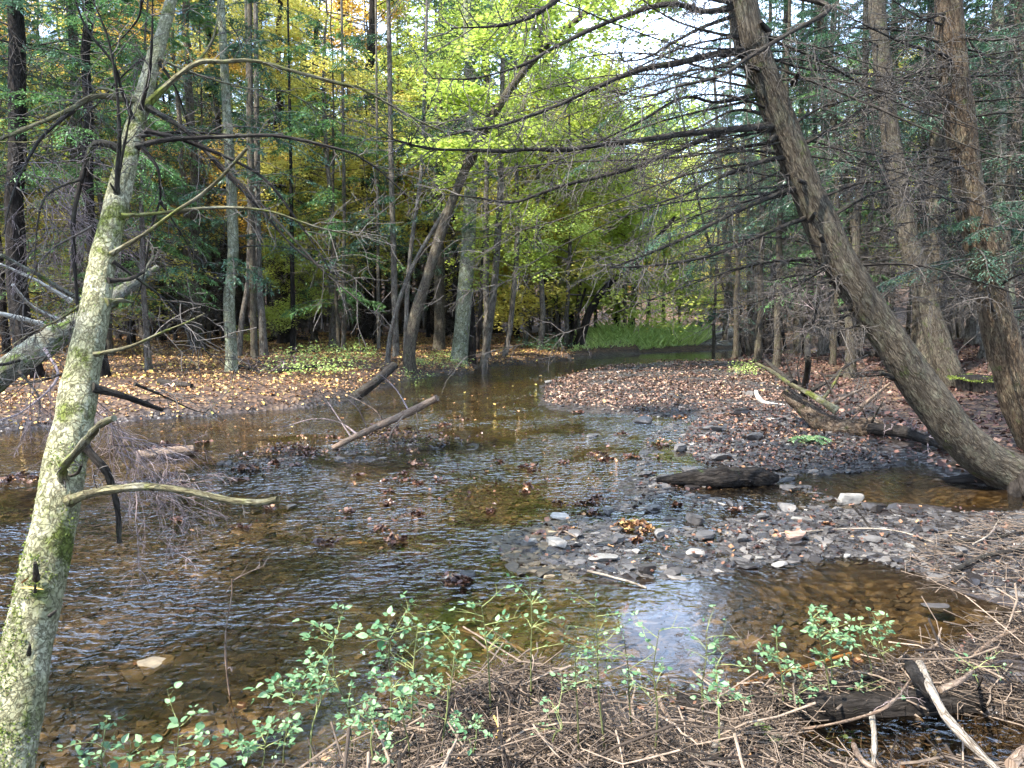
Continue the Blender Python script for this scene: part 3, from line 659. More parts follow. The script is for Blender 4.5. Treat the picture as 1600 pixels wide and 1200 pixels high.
# ------------------------------------------------------------------ traced trees
def traced_tree(pts, w, label, mat, base_h=None, dtop=0.0, extra_top=6.0, crown=None, taper=0.35, name='forest_tree', cat='tree', sides=20, group=None, ccol=(1.0, 1.35, 1.2), flare=0.5, branches=0):
    """pts: photo positions from foot to top; w: foot width in photo px"""
    b = GT(*pts[0]); d0 = b[1]
    pp = [b+np.array([0, 0, -0.25]), b]
    n = len(pts)
    for i, (u, v) in enumerate(pts[1:]): pp.append(P(u, v, d0+dtop*(i+1)/(n-1)))
    if extra_top:
        dr = nrm(np.array(pp[-1])-np.array(pp[-2])); dr = nrm(dr+np.array([0, 0, 0.35]))
        pp.append(pp[-1]+dr*extra_top*0.5); pp.append(pp[-2]+0*pp[-1] if False else pp[-1]+dr*extra_top*0.5)
    k = 60 if sides < 32 else 220; sides = sides if sides < 32 else 96; path = smooth_path(pp, k)
    L = np.concatenate([[0], np.cumsum(np.linalg.norm(np.diff(path, axis=0), axis=1))]); u_ = L/L[-1]
    r0 = w/2/1200*d0*math.cos(math.atan((pts[0][0]-800)/1200))
    rad = r0*(1-(1-taper)*u_)*(1+flare*np.exp(-L/0.25))
    ph = rng.uniform(0, 6)
    mb = MB(); mb.tubes(path, rad, sides, 0.5, disp=lambda V, th, L_: r0*(0.09*noise3(V[..., 0]*4, V[..., 1]*4, V[..., 2]*1.6)+(0 if sides < 32 else 0.07*(0.4-np.abs(noise3(V[..., 0]*19, V[..., 1]*19, V[..., 2]*4.5))))+0.22*flare*np.exp(-L_/0.35)[:, :, None]*np.sin(th*5+ph)))
    t = thing(name, label, cat, b, group)
    mb.build('trunk', M[mat], t, b)
    if crown:
        z0 = path[-1][2]-extra_top*0.9; nb = 45
        kk = rng.uniform(0.45 if crown != 'top' else 0.9, 1.0, nb); ii_ = (kk*(k-1)).astype(int); S = path[ii_]
        az = rng.uniform(0, 6.28, nb); D = np.stack([np.cos(az), np.sin(az), rng.uniform(-0.1, 0.3, nb)], -1)
        cm = MB()
        if crown in ('hem', 'top'): hemlock_fronds(cm, S, D, rng.uniform(1.0, 2.4, nb), 1.3 if d0 < 16 else 1.0, qs=0.042 if d0 < 16 else 0.09, nq=12 if d0 < 16 else 5); mats = [M['hneedle'], M['twig']]
        o = cm.build('crown', mats, t, b); o.color = (*ccol, 1)
    return t, path, rad, b
TL = [
 ([(362, 580), (361, 540), (358, 470), (364, 380), (356, 200), (346, 20)], 20, 'pale mossy trunk standing straight at the far edge of the leaf carpet', 'pale', 'hem'),
 ([(374, 556), (378, 500), (388, 430), (390, 300), (385, 20)], 9, 'slim brown trunk just right of the pale mossy one', 'grey', None),
 ([(398, 560), (396, 500), (395, 430), (392, 200), (390, 0)], 12, 'brown trunk, left one of a close pair behind green herbs', 'hem', 'hem'),
 ([(413, 555), (409, 500), (404, 430), (402, 300), (400, 60)], 13, 'brown trunk, right one of a close pair behind green herbs', 'grey', None),
 ([(440, 528), (450, 480), (458, 440), (475, 330), (485, 200)], 9, 'dark trunk leaning right in the shade behind the beech sapling', 'dark', None),
 ([(457, 548), (458, 500), (457, 440), (455, 300)], 8, 'short dark stem under the layered beech sapling', 'dark', None),
 ([(536, 547), (538, 480), (537, 420), (538, 340), (535, 100)], 7, 'thin straight grey stem above the yellow herbs', 'grey', None),
 ([(592, 545), (591, 450), (590, 300), (588, 80)], 6, 'thin grey stem left of the clump of bank trees', 'grey', None),
 ([(619, 558), (617, 480), (615, 400), (612, 290), (608, 60)], 11, 'straight grey trunk behind the curving thin stem', 'grey', 'hem'),
 ([(606, 568), (609, 530), (624, 470), (648, 410), (675, 362), (700, 322), (712, 306)], 8, 'thin curving stem crossing in front of the leaning bank tree', 'grey', None),
 ([(634, 562), (635, 500), (638, 430), (647, 350), (658, 270), (664, 120)], 8, 'slender upright trunk left of the leaning bank tree', 'grey', None),
 ([(686, 547), (687, 480), (686, 400), (684, 250), (690, 20)], 18, 'broad shaded trunk between the leaning tree and the big mossy one', 'hem', 'hem'),
 ([(717, 566), (721, 520), (729, 430), (734, 330), (738, 220), (732, 20)], 26, 'big mossy based trunk on the corner of the far bank', 'pale', 'hem'),
 ([(755, 574), (762, 530), (771, 460), (777, 380), (783, 250), (786, 40)], 12, 'grey trunk on the leafy bank right of the corner tree', 'grey', None),
 ([(789, 556), (797, 510), (803, 450), (808, 370), (806, 200)], 9, 'slim grey trunk curving gently right over the bank', 'grey', None),
 ([(822, 540), (823, 450), (822, 350), (820, 200)], 6, 'very thin trunk behind the bank right of the slim curving one', 'grey', None),
 ([(745, 548), (750, 500), (753, 430), (758, 330), (762, 100)], 7, 'thin dark trunk between the corner tree and the grey trunk', 'dark', None),
 ([(985, 524), (988, 490), (992, 450), (1000, 380)], 12, 'dark trunk with exposed roots above the grassy spit', 'dark', None),
 ([(962, 526), (965, 490), (966, 450), (965, 330)], 9, 'dark upright trunk left of the grassy spit', 'dark', None),
 ([(1163, 550), (1150, 505), (1137, 465), (1120, 420), (1095, 330)], 6, 'thinnest stem leaning left out of the right bank clump', 'dark', None),
 ([(1168, 547), (1153, 500), (1143, 460), (1137, 420), (1128, 320)], 9, 'stem leaning left over the creek from the right bank clump', 'hem', None),
 ([(1178, 546), (1174, 500), (1172, 430), (1172, 340), (1170, 120)], 13, 'straight dark trunk in the middle of the right bank clump', 'hem', 'hem'),
 ([(1199, 549), (1203, 510), (1212, 450), (1220, 390), (1224, 300), (1226, 150)], 20, 'thick dark mossy footed trunk of the right bank clump', 'dark', 'hem'),
 ([(1217, 546), (1212, 500), (1207, 460), (1205, 400)], 5, 'thin sapling stem beside the thick dark clump trunk', 'dark', None),
 ([(1227, 545), (1219, 490), (1216, 440), (1218, 350)], 5, 'thin pole leaning slightly left right of the thick clump trunk', 'dark', None),
 ([(1245, 547), (1246, 500), (1248, 440), (1250, 330), (1252, 150)], 12, 'dark straight trunk right of the clump poles', 'hem', 'hem'),
 ([(1259, 545), (1264, 490), (1268, 420), (1272, 300), (1274, 120)], 12, 'dark trunk of a pair, leaning slightly right', 'dark', 'hem'),
 ([(1297, 541), (1294, 490), (1292, 430), (1291, 320), (1288, 120)], 22, 'stout brown trunk glimpsed left of the big leaning hemlock', 'hem', 'hem'),
 ([(1312, 541), (1318, 490), (1320, 430), (1322, 300)], 12, 'dark trunk touching the stout brown one at its foot', 'dark', None),
 ([(1385, 560), (1365, 480), (1340, 390), (1325, 310), (1308, 220), (1290, 100), (1280, 10)], 19, 'tall slightly curved trunk behind the big leaning hemlock', 'hem', 'hem'),
 ([(1482, 530), (1474, 430), (1470, 300), (1469, 180), (1466, 10)], 22, 'straight shaded trunk partly behind the orange brown hemlock', 'hem', 'top'),
 ([(1500, 480), (1482, 400), (1458, 310), (1432, 240), (1412, 190)], 8, 'dark thin trunk leaning left between two big right trunks', 'dark', None),
 ([(1585, 560), (1570, 440), (1564, 320), (1561, 180), (1560, 0)], 30, 'greenish grey trunk near the right edge behind the orange brown one', 'pale', 'top'),
]
for pts, w, lb, mt, cr in TL:
    traced_tree(pts, w, lb, mt, crown=cr)
# the leaning grey bank tree whose top curves over the creek
leaner, lp, lr, lb_ = traced_tree([(641, 580), (640, 545), (650, 490), (672, 420), (694, 350), (712, 300), (755, 205), (800, 135), (850, 75), (888, 42), (935, 0)], 19, 'grey tree on the far bank leaning right and arching over the creek', 'hem', extra_top=2.0, taper=0.4)
cm = MB(); S = lp[rng.integers(28, 60, 26)]; az = rng.uniform(0, 6.28, 26)
tw = twigs(S, np.stack([np.cos(az), np.sin(az), rng.uniform(-.2, .5, 26)], -1), rng.uniform(1.0, 2.6, 26), np.full(26, 0.02), 1, 7, 0.2, 0.8, 0.1, 0.4)
add_twigs(cm, tw, 4, None, 1)
e = np.concatenate([tw[1][0][:, 5], tw[1][0][:, 3]]); i = np.repeat(np.arange(len(e)), 34)
a = rng.uniform(0, 6.28, len(i)); r = np.sqrt(rng.random(len(i)))*0.45
s_ = rng.uniform(0.07, 0.13, len(i))
cm.inst(*CURL, e[i]+np.stack([r*np.cos(a), r*np.sin(a), rng.normal(0, 0.07, len(i))], -1), rframe(len(i), 0.4), np.stack([s_, s_, s_*0.4], -1), np.clip(rng.random(len(e))[i]*0.5+rng.random(len(i))*0.5, 0, 1))
o = cm.build('crown', [M['leaf'], M['twig']], leaner, lb_); o.color = (*LIM, 1)
# burnt looking snag beside the corner tree, and the dark leaning stump at the bend
traced_tree([(737, 566), (738, 520), (736, 470), (733, 440), (732, 425)], 13, 'black decayed snag against the right side of the corner tree', 'dark', extra_top=0, taper=0.5, name='dead_snag', cat='dead tree')
st, sp_, sr_, sbb = traced_tree([(903, 543), (912, 515), (925, 480), (955, 440), (1000, 405)], 14, 'black leaning tree with a spreading root foot at the bend', 'dark', extra_top=2, taper=0.35, name='leaning_tree', cat='tree', flare=1.6)
mb = MB()
for (u1, v1, u0, v0) in [(893, 500, 890, 545)]:
    mb.tubes(smooth_path([GT(u0, v0), P((u0+u1)/2+2, (v0+v1)/2, sbb[1]), P(u1+8, v1, sbb[1]), P(u1+22, v1-50, sbb[1])], 12), np.linspace(0.09, 0.04, 12), 8)
mb.build('side_stem', M['dark'], st, sbb)

# ------------------------------------------------------------------ the big right-hand hemlocks with bare limbs
def limb(t, b, pts, r0, mat, tw_n=10, tw_l=0.5, tw_r=0.004, lv=1, tw_mat='twig', r1=0.15, kids=4, name='branch', n=28, wob=0.012, kdroop=0.35):
    path = smooth_path(pts, n); L = np.linalg.norm(path[-1]-path[0])
    path = path+np.stack([noise3(path[:, 0]*3+i*9, path[:, 1]*3, path[:, 2]*3) for i in range(3)], -1)*wob*L/2*np.linspace(0, 1, n)[:, None]
    rad = r0*np.linspace(1, r1, n)*(1+0.5*np.exp(-np.arange(n)/1.2))
    mb = MB(); mb.tubes(path, rad, 8, 0.5, 0, disp=lambda V, th, L_: r0*0.18*noise3(V[..., 0]*25, V[..., 1]*25, V[..., 2]*25))
    if tw_n: add_twigs(mb, side_twigs(path, rad, tw_n, tw_l, tw_r, levels=lv, kids=kids, droop=kdroop, spread=0.8), 4, None, 1, 0.0015)
    return mb.build(name, [M[mat], M[tw_mat]], t, b)
def tdepth(path, u, v):                     # depth of a trunk nearest a photo position
    w = (path-CP); d_ = w[:, 1]*FW[1]+w[:, 2]*FW[2]; up_ = w[:, 1]*UPV[1]+w[:, 2]*UPV[2]
    pu = 800+1200*w[:, 0]/d_; pv = 600-1200*up_/d_
    k = int(np.argmin((pu-u)**2+(pv-v)**2)); return path[k][1], path[k]
R1, r1p, r1r, r1b = traced_tree([(1590, 752), (1535, 715), (1480, 660), (1415, 570), (1360, 485), (1305, 395), (1262, 300), (1230, 215), (1200, 140), (1176, 70), (1158, 0)], 72, 'big hemlock leaning left over the creek with a curved furrowed trunk', 'hem', dtop=-0.6, extra_top=7, taper=0.2, name='hemlock_tree', cat='hemlock tree', sides=48, crown='top', flare=0.55)
RL = [  # limbs of the leaning hemlock: photo path, end depth change, radius
 ([(1150, 14), (1100, 18), (1043, 6), (952, 34), (867, 74), (817, 101), (749, 120), (672, 123)], -1.6, 0.026),
 ([(1170, 86), (1127, 83), (1060, 99), (1002, 108), (935, 135), (867, 165), (800, 189), (749, 201), (695, 213)], -1.8, 0.032),
 ([(1210, 199), (1160, 201), (1060, 211), (1002, 219), (901, 231), (820, 232), (732, 236), (658, 231), (597, 216)], -2.2, 0.032),
 ([(1208, 195), (1131, 207), (1070, 230), (1002, 257), (935, 277), (884, 290), (834, 307), (800, 314), (749, 309), (692, 304)], -1.0, 0.026),
 ([(1232, 246), (1188, 253), (1127, 277), (1070, 305), (996, 327)], -0.8, 0.026),
 ([(1244, 297), (1212, 304), (1151, 331), (1060, 376), (1002, 400), (950, 420)], -1.0, 0.026),
 ([(1262, 341), (1222, 354), (1134, 391), (1060, 410), (990, 417), (930, 418)], -1.2, 0.024),
 ([(1330, -20), (1296, 13), (1235, 51), (1168, 91), (1127, 118), (1060, 135), (1010, 150), (955, 142)], -1.4, 0.024),
 ([(1145, 20), (1100, 42), (1060, 62), (1010, 90), (955, 96)], -1.0, 0.02),
 ([(1180, 150), (1120, 160), (1070, 152), (1002, 189), (948, 216), (880, 250), (800, 268)], -0.6, 0.018),
 ([(1205, 185), (1150, 172), (1090, 200), (1030, 225), (960, 262), (900, 300)], 0.8, 0.016),
 ([(1295, 405), (1275, 422), (1235, 432), (1200, 440)], -0.4, 0.026),
 ([(1312, 436), (1290, 440), (1265, 446), (1225, 462)], -0.5, 0.024),
 ([(1330, 488), (1310, 500), (1280, 508), (1255, 508)], -0.5, 0.014),
 ([(1345, 508), (1330, 512), (1310, 516)], -0.3, 0.02),
 ([(1380, 598), (1350, 588), (1330, 590)], -0.3, 0.012),
 ([(1195, 116), (1165, 105), (1120, 95), (1080, 78)], -0.4, 0.012),
 ([(1185, 100), (1240, 92), (1300, 108), (1360, 140)], 0.6, 0.012),
 ([(1250, 190), (1290, 165), (1350, 150), (1420, 110)], 0.5, 0.014),
 ([(1270, 220), (1320, 190), (1390, 140), (1470, 90)], 0.6, 0.016),
 ([(1300, 300), (1350, 285), (1400, 290), (1440, 280)], 0.5, 0.012),
 ([(1320, 330), (1370, 300), (1430, 285), (1500, 260)], 0.5, 0.014),
 ([(1160, 60), (1110, 50), (1050, 30), (990, -10)], -0.8, 0.018),
 ([(1140, 5), (1090, -5), (1040, -20)], -1.0, 0.02),
 ([(878, -8), (834, 24), (780, 40), (705, 44)], -0.4, 0.02),
 ([(1220, 245), (1150, 236), (1090, 262), (1040, 290), (985, 330)], 0.9, 0.013),
 ([(1240, 300), (1180, 318), (1120, 345), (1060, 352)], 1.0, 0.013),
]
for pts, dd, r in RL:
    d0, q = tdepth(r1p, *pts[0]); n = len(pts)
    if pts[0][0] < 1000: d0 = r1p[-8][1]-1.2
    pp = [P(u, v, d0+dd*(i/(n-1))) for i, (u, v) in enumerate(pts)]
    if pts[0][0] > 1000: pp[0] = pp[0]*0.5+q*0.5
    L = np.linalg.norm(pp[-1]-pp[0])
    limb(R1, r1b, pp, r, 'limb', int(14+9*L), 0.42, 0.0045, 1, kids=5)
for (u, v, du, dv) in [(1195, 115, -14, -8), (1270, 290, -16, -6), (1215, 210, -10, 8), (1240, 130, 6, -12), (1200, 50, -8, -12), (1290, 385, -6, -12), (1330, 480, -16, 4), (1262, 350, 8, -12), (1395, 590, -14, -6), (1300, 440, 10, -8)]:
    d0, q = tdepth(r1p, u, v); d0 -= 0.13
    a_, b_ = P(u, v, d0+0.12), P(u+du*1.4, v+dv*1.4, d0-0.08)
    mb = MB(); mb.tubes(np.array([a_, (a_+b_)/2, b_]), np.array([0.035, 0.024, 0.016]), 7); mb.build('branch_stub', M['limb'], R1, r1b)
mb = MB()
for k in range(9):                          # roots spreading from the foot of the leaning hemlock
    a0 = rng.uniform(0, 6.28); p0 = r1p[2]; pp = [p0+np.array([math.cos(a0), math.sin(a0), 0])*s*rng.uniform(0.7, 1.1) for s in (0.1, 0.35, 0.7, 1.1)]
    for q in pp: q[2] = on(q[0], q[1])+0.03
    pp[0][2] += 0.15; pp[-1][2] -= 0.12
    mb = MB(); mb.tubes(smooth_path(pp, 10), np.linspace(0.10, 0.03, 10), 8); mb.build('root', M['dark'], R1, r1b)

def side_limbs(t, b, path, rad, n, v0, v1, lmin, lmax, dirs=(-1, 1), matn='limb', ang=0.5, up=(-0.15, 0.25), r=0.014, tw=14):
    w = (path-CP); d_ = w[:, 1]*FW[1]+w[:, 2]*FW[2]; pv = 600-1200*(w[:, 1]*UPV[1]+w[:, 2]*UPV[2])/d_
    ks = np.where((pv > v0) & (pv < v1))[0]
    for i in range(n):
        k = int(ks[int(rng.integers(0, len(ks)))]); s = path[k]; sg = dirs[int(rng.integers(0, len(dirs)))]
        D = nrm(np.array([sg*1.0, rng.normal(-0.1, ang), rng.uniform(*up)])); L = rng.uniform(lmin, lmax)
        pts = [s+D*L*q+np.array([0, 0, -0.10*L*q*q+0.04*L*math.sin(q*5+i)]) for q in (0, 0.25, 0.5, 0.75, 1)]
        limb(t, b, pts, r*rng.uniform(0.6, 1.3), matn, tw, 0.38, 0.0038, 1, n=16, kids=4)
side_limbs(R1, r1b, r1p, r1r, 38, -60, 440, 1.4, 4.2, dirs=(-1, -1, -1, 1), ang=0.35, up=(-0.35, 0.05), r=0.011, tw=26)
cm = MB(); nn = 30
S = np.array([P(rng.uniform(1010, 1190), rng.uniform(20, 400), r1b[1]+rng.uniform(0.2, 1.6)) for _ in range(nn)])
hemlock_fronds(cm, S, np.stack([rng.uniform(-1.2, 0.2, nn), rng.normal(0.1, 0.6, nn), rng.uniform(-0.2, 0.1, nn)], -1), rng.uniform(0.5, 1.1, nn), 1.0, qs=0.032, nq=9)
o = cm.build('live_spray', [M['hneedle'], M['twig']], R1, r1b); o.color = (1.2, 1.6, 1.5, 1)
R2, p2, rr2, b2 = traced_tree([(1492, 606), (1470, 545), (1447, 470), (1425, 395), (1408, 320), (1394, 230), (1383, 140), (1375, 60), (1370, 0)], 41, 'brown hemlock trunk rising behind the leaning one beside a mossy stump', 'hem', dtop=0.3, extra_top=7, taper=0.35, name='hemlock_tree', cat='hemlock tree', sides=32, crown='top', flare=0.6)
side_limbs(R2, b2, p2, rr2, 34, -20, 470, 1.0, 2.6)
R3, p3, rr3, b3 = traced_tree([(1625, 705), (1592, 625), (1570, 545), (1550, 465), (1530, 380), (1512, 290), (1501, 200), (1490, 100), (1482, 0)], 63, 'large orange brown hemlock trunk at the right edge', 'hem_or', dtop=-0.3, extra_top=7, taper=0.33, name='hemlock_tree', cat='hemlock tree', sides=40, crown='top', flare=0.3)
R3L = [([(1500, 108), (1470, 84), (1420, 70), (1370, 48), (1318, 22)], -0.5, 0.026), ([(1503, 165), (1485, 158), (1468, 152)], -0.2, 0.018), ([(1510, 255), (1460, 246), (1380, 252), (1290, 248)], -0.8, 0.014),
       ([(1508, 240), (1440, 262), (1370, 290), (1300, 298)], 0.5, 0.012), ([(1520, 312), (1450, 308), (1380, 325), (1300, 330)], -0.6, 0.015), ([(1545, 455), (1500, 462), (1450, 478)], -0.5, 0.012),
       ([(1555, 455), (1590, 430), (1640, 420)], -0.4, 0.015), ([(1530, 370), (1480, 380), (1430, 385)], -0.4, 0.012), ([(1500, 60), (1560, 62), (1640, 48)], -0.4, 0.018), ([(1510, 120), (1560, 118), (1650, 122)], 0.3, 0.014), ([(1490, 20), (1440, 30), (1390, 28)], -0.3, 0.014),
       ([(1500, 100), (1420, 118), (1330, 180), (1262, 222)], -1.2, 0.016), ([(1505, 130), (1400, 148), (1340, 190), (1280, 208)], -0.9, 0.014)]
for pts, dd, r in R3L:
    d0, q = tdepth(p3, *pts[0]); n = len(pts)
    pp = [P(u, v, d0-0.1+dd*(i/(n-1))) for i, (u, v) in enumerate(pts)]; pp[0] = q*0.6+pp[0]*0.4
    limb(R3, b3, pp, r, 'limb', 22, 0.45, 0.0045, 1, kids=5)
side_limbs(R3, b3, p3, rr3, 22, -10, 520, 0.8, 2.2, tw=12)
cm = MB()                                   # low live spray by the right edge
S = np.array([P(1540+rng.uniform(-20, 60), 300+rng.uniform(0, 120), b3[1]-0.4) for _ in range(16)])
hemlock_fronds(cm, S, np.stack([rng.uniform(-1, 1.2, 16), rng.normal(-0.3, 0.5, 16), rng.uniform(-0.1, 0.2, 16)], -1), rng.uniform(0.5, 1.2, 16), 1.2, qs=0.03, nq=10)
o = cm.build('live_spray', [M['hneedle'], M['twig']], R3, b3); o.color = (1.1, 1.4, 1.4, 1)

# ------------------------------------------------------------------ the near leaning trunk on the left
HPX = [(-30, 1330, 2.25, 100), (11, 1200, 2.45, 95), (30, 1100, 2.56, 92), (46, 1000, 2.68, 88), (67, 900, 2.8, 83), (89, 800, 2.93, 77), (106, 700, 3.08, 69), (125, 600, 3.25, 61), (145, 500, 3.42, 52), (163, 400, 3.62, 45), (187, 300, 3.82, 38), (210, 200, 4.1, 31), (238, 100, 4.4, 25), (263, 20, 4.7, 20), (285, -90, 5.1, 16), (310, -250, 5.8, 10)]
hp = [P(u, v, d) for u, v, d, w_ in HPX]; hw = [w_*0.97*math.cos(math.atan((u-800)/1200)) for u, v, d, w_ in HPX]
hb = np.array(hp[0]); hb[2] = on(hb[0], hb[1]); hp[0] = hb+np.array([0, 0, -0.1])
K = 420; hpath = smooth_path(hp, K)
hrad = np.interp(np.linspace(0, len(hp)-1, K), np.arange(len(hp)), [w/2/1200*p[1]*1.03 for w, p in zip(hw, hp)])
HT = thing('leaning_tree', 'near leaning tree with pale yellowish scaly bark, moss and dead limbs', 'tree', hb)
def hdisp(V, th, L):
    x, y, z = V[..., 0], V[..., 1], V[..., 2]
    n = noise3(x*9, y*9, z*5)*0.006+noise3(x*38, y*38, z*26)*0.0022
    c = np.abs(noise3(x*30+40, y*30, z*22)); return n-0.0035*np.clip(1-c/0.12, 0, 1)
mb = MB(); mb.tubes(hpath, hrad, 110, 0.5, disp=hdisp); HTR = mb.build('trunk', M['hero'], HT, hb)
mb = MB()                                   # moss cushions on the trunk
pp_, nn_ = [], []
for k in range(3000):
    if rng.random() < 0.72: i = int(rng.integers(20, 175))
    else: i = int(rng.integers(20, 260))
    th = rng.normal(-0.2, 0.75); q = hpath[i]
    T = nrm(hpath[i+1]-hpath[i-1]); A = nrm(np.cross(T, [0, -1., 0])); toc = nrm(np.array([0.35, -1, 0])-T*np.dot(T, [0.35, -1, 0]))
    B2 = np.cross(T, toc); nn = toc*math.cos(th)+B2*math.sin(th)
    pt = q+nn*hrad[i]
    if noise3(pt[0]*9+3, pt[1]*9, pt[2]*6) < 0.12-0.15*(i < 120): continue
    pp_.append(pt); nn_.append(nn)
pp_, nn_ = np.array(pp_), np.array(nn_); a = nrm(nn_*0.6+rng.normal(0, 0.7, pp_.shape))
s_ = rng.uniform(0.006, 0.014, len(pp_)); fr = frame_from(a, 1.0)
mossm = leafmat('moss', (0.07, 0.10, 0.012), (0.22, 0.27, 0.05), 0.3, False, 0.02); M['moss'] = mossm
mb.inst(*DIA, pp_, fr, np.stack([s_, s_*0.6, s_], -1)); tag(mb.build('moss', mossm, HTR, hb), None, None, None, 'stuff')
HL_ = [
 ([(206, 189), (190, 140), (176, 98), (135, 44), (112, -20)], -0.3, 0.011, 'limb'),
 ([(181, 307), (184, 260), (187, 219), (184, 152), (177, 101), (165, 50), (136, -20)], -0.25, 0.012, 'limb'),
 ([(178, 303), (190, 250), (202, 189), (205, 155)], -0.2, 0.008, 'limb'),
 ([(221, 172), (233, 118), (238, 50), (238, -20)], -0.3, 0.011, 'limb'),
 ([(206, 156), (175, 152), (145, 152), (101, 175), (44, 199), (0, 217), (-40, 235)], -0.5, 0.017, 'limb_m'),
 ([(115, 172), (64, 216), (34, 270), (17, 317), (7, 365)], -0.5, 0.009, 'limb'),
 ([(190, 148), (160, 138), (140, 150), (70, 215), (0, 222)], 0.3, 0.008, 'limb_m'),
 ([(231, 167), (262, 132), (307, 98), (350, 96), (398, 95), (472, 115), (540, 133), (564, 138), (608, 165), (658, 192), (695, 206)], 0.6, 0.016, 'limb_m'),
 ([(307, 98), (330, 66), (341, 20), (339, -20)], 0.3, 0.009, 'limb_m'),
 ([(241, 172), (287, 202), (321, 236), (361, 273), (418, 327), (479, 398), (510, 430), (560, 470)], -0.1, 0.0125, 'limb'),
 ([(240, 170), (293, 206), (338, 257), (405, 324), (469, 395), (540, 440)], 0.2, 0.012, 'limb'),
 ([(236, 206), (287, 219), (364, 250), (418, 283), (462, 341), (500, 398), (530, 450)], 0.3, 0.012, 'limb'),
 ([(219, 231), (263, 218), (358, 213), (439, 213), (540, 236), (564, 247), (597, 268), (648, 314)], 0.4, 0.013, 'limb'),
 ([(223, 214), (256, 208), (321, 208), (371, 212), (440, 212)], 0.6, 0.009, 'limb'),
 ([(196, 339), (236, 334), (338, 324), (418, 329), (489, 353), (540, 365), (580, 372)], 0.4, 0.010, 'limb_m'),
 ([(180, 398), (236, 358), (287, 317), (338, 273), (378, 233)], -0.4, 0.010, 'limb_m'),
 ([(186, 234), (170, 226), (150, 224), (140, 238), (128, 280), (116, 338), (116, 398), (121, 470), (122, 500)], -0.05, 0.020, 'limb'),
 ([(126, 280), (84, 297), (64, 324), (54, 398), (57, 430)], -0.3, 0.007, 'limb'),
 ([(233, 233), (246, 262), (250, 290), (250, 314), (236, 358), (222, 440), (206, 480)], 0.2, 0.009, 'limb'),
 ([(250, 314), (280, 360), (305, 400), (330, 440)], 0.4, 0.006, 'limb'),
 ([(253, 98), (273, 135), (287, 172), (294, 199)], 0.2, 0.008, 'limb'),
 ([(253, 94), (314, 118), (385, 138), (449, 145), (540, 197), (597, 217)], 0.8, 0.007, 'limb_m'),
 ([(155, 555), (202, 542), (250, 521), (294, 503), (320, 490)], -0.2, 0.009, 'limb_m'),
 ([(154, 608), (182, 616), (219, 629), (250, 641)], 0.3, 0.017, 'limb'),
 ([(101, 753), (99, 738), (104, 728), (135, 700), (162, 680), (189, 663)], -0.35, 0.019, 'limb_m'),
 ([(140, 697), (159, 727), (172, 748), (184, 795), (186, 850)], 0.1, 0.018, 'limb'),
 ([(116, 785), (145, 771), (202, 766), (297, 771), (381, 776), (420, 774)], -0.3, 0.018, 'limb_m'),
 ([(112, 745), (122, 740), (130, 728)], -0.1, 0.007, 'limb'),
 ([(175, 439), (202, 436), (225, 425)], 0.2, 0.012, 'limb'),
 ([(173, 473), (189, 469), (206, 471)], 0.2, 0.013, 'limb_m'),
 ([(185, 410), (260, 470), (300, 520), (330, 560)], 0.5, 0.007, 'limb'),
 ([(210, 600), (240, 612), (262, 622), (300, 640), (320, 645)], 0.3, 0.006, 'limb'),
 ([(150, 560), (120, 575), (60, 595), (0, 602)], 0.5, 0.008, 'limb'),
 ([(125, 470), (90, 500), (40, 525), (-10, 560)], 0.4, 0.006, 'limb_m'),
 ([(130, 350), (70, 400), (30, 480), (0, 540)], 0.6, 0.005, 'twig'),
 ([(240, 80), (200, 110), (150, 165), (110, 200)], 0.4, 0.008, 'limb'),
 ([(222, 0), (215, 30), (190, 60), (160, 85)], 0.6, 0.008, 'limb'),
]
for pts, dd, r, mt in HL_:
    d0, q = tdepth(hpath, *pts[0]); n = len(pts)
    near = abs((q-CP)[1]-0) and np.linalg.norm(P(pts[0][0], pts[0][1], d0)-q) < 0.16
    dd0 = d0-(0.06 if near else 0.0)
    pp = [P(u, v, dd0+dd*(i/(n-1))) for i, (u, v) in enumerate(pts)]
    if near: pp[0] = q*0.35+pp[0]*0.65
    L = np.linalg.norm(pp[-1]-pp[0])
    bare = pts[0] in ((101, 753), (116, 785), (140, 697), (154, 608), (180, 398), (112, 745), (175, 439), (173, 473))
    limb(HT, hb, pp, r, mt, 2 if bare else int(5+7*L), 0.30 if not bare else 0.12, 0.0024, 1, r1=0.30 if not bare else 0.6, kids=3, wob=0.012 if not bare else 0.12)
mb = MB()                                   # drooping fine twig tangle under the trunk
for (u, v, n, ln) in [(150, 640, 9, 0.45), (185, 690, 8, 0.5), (190, 760, 7, 0.45), (60, 600, 5, 0.4), (30, 260, 7, 0.6), (90, 330, 8, 0.5)]:
    d0, q = tdepth(hpath, u, v)
    S = np.array([P(u+rng.normal(0, 12), v+rng.normal(0, 14), d0+rng.uniform(0.1, 0.5)) for _ in range(n)])
    add_twigs(mb, twigs(S, np.stack([rng.normal(0.5, 0.6, n), rng.normal(0.2, 0.4, n), rng.uniform(-1.0, 0.1, n)], -1), np.full(n, ln), np.full(n, 0.0028), 2, 6, 0.6, 0.8, 0.16), 3, None, 0, 0.0008)
tag(mb.build('twig_tangle', M['twig_p'], HT, hb), None, None, None, 'stuff')
mb = MB()
for (u, v, du, dv, r) in [(57, 905, -2, -26, 0.013), (55, 925, 0, -12, 0.006), (100, 935, 16, 2, 0.007), (78, 962, 10, -8, 0.008), (45, 1022, 2, -14, 0.009), (180, 300, -8, -14, 0.007)]:
    d0, q = tdepth(hpath, u, v); a_, b_ = P(u, v, d0-0.09), P(u+du, v+dv, d0-0.17)
    mb = MB(); mb.tubes(np.array([a_, (a_+b_)/2, b_]), np.array([r, r*0.75, r*0.45]), 7); mb.build('branch_stub', M['limb'], HT, hb)
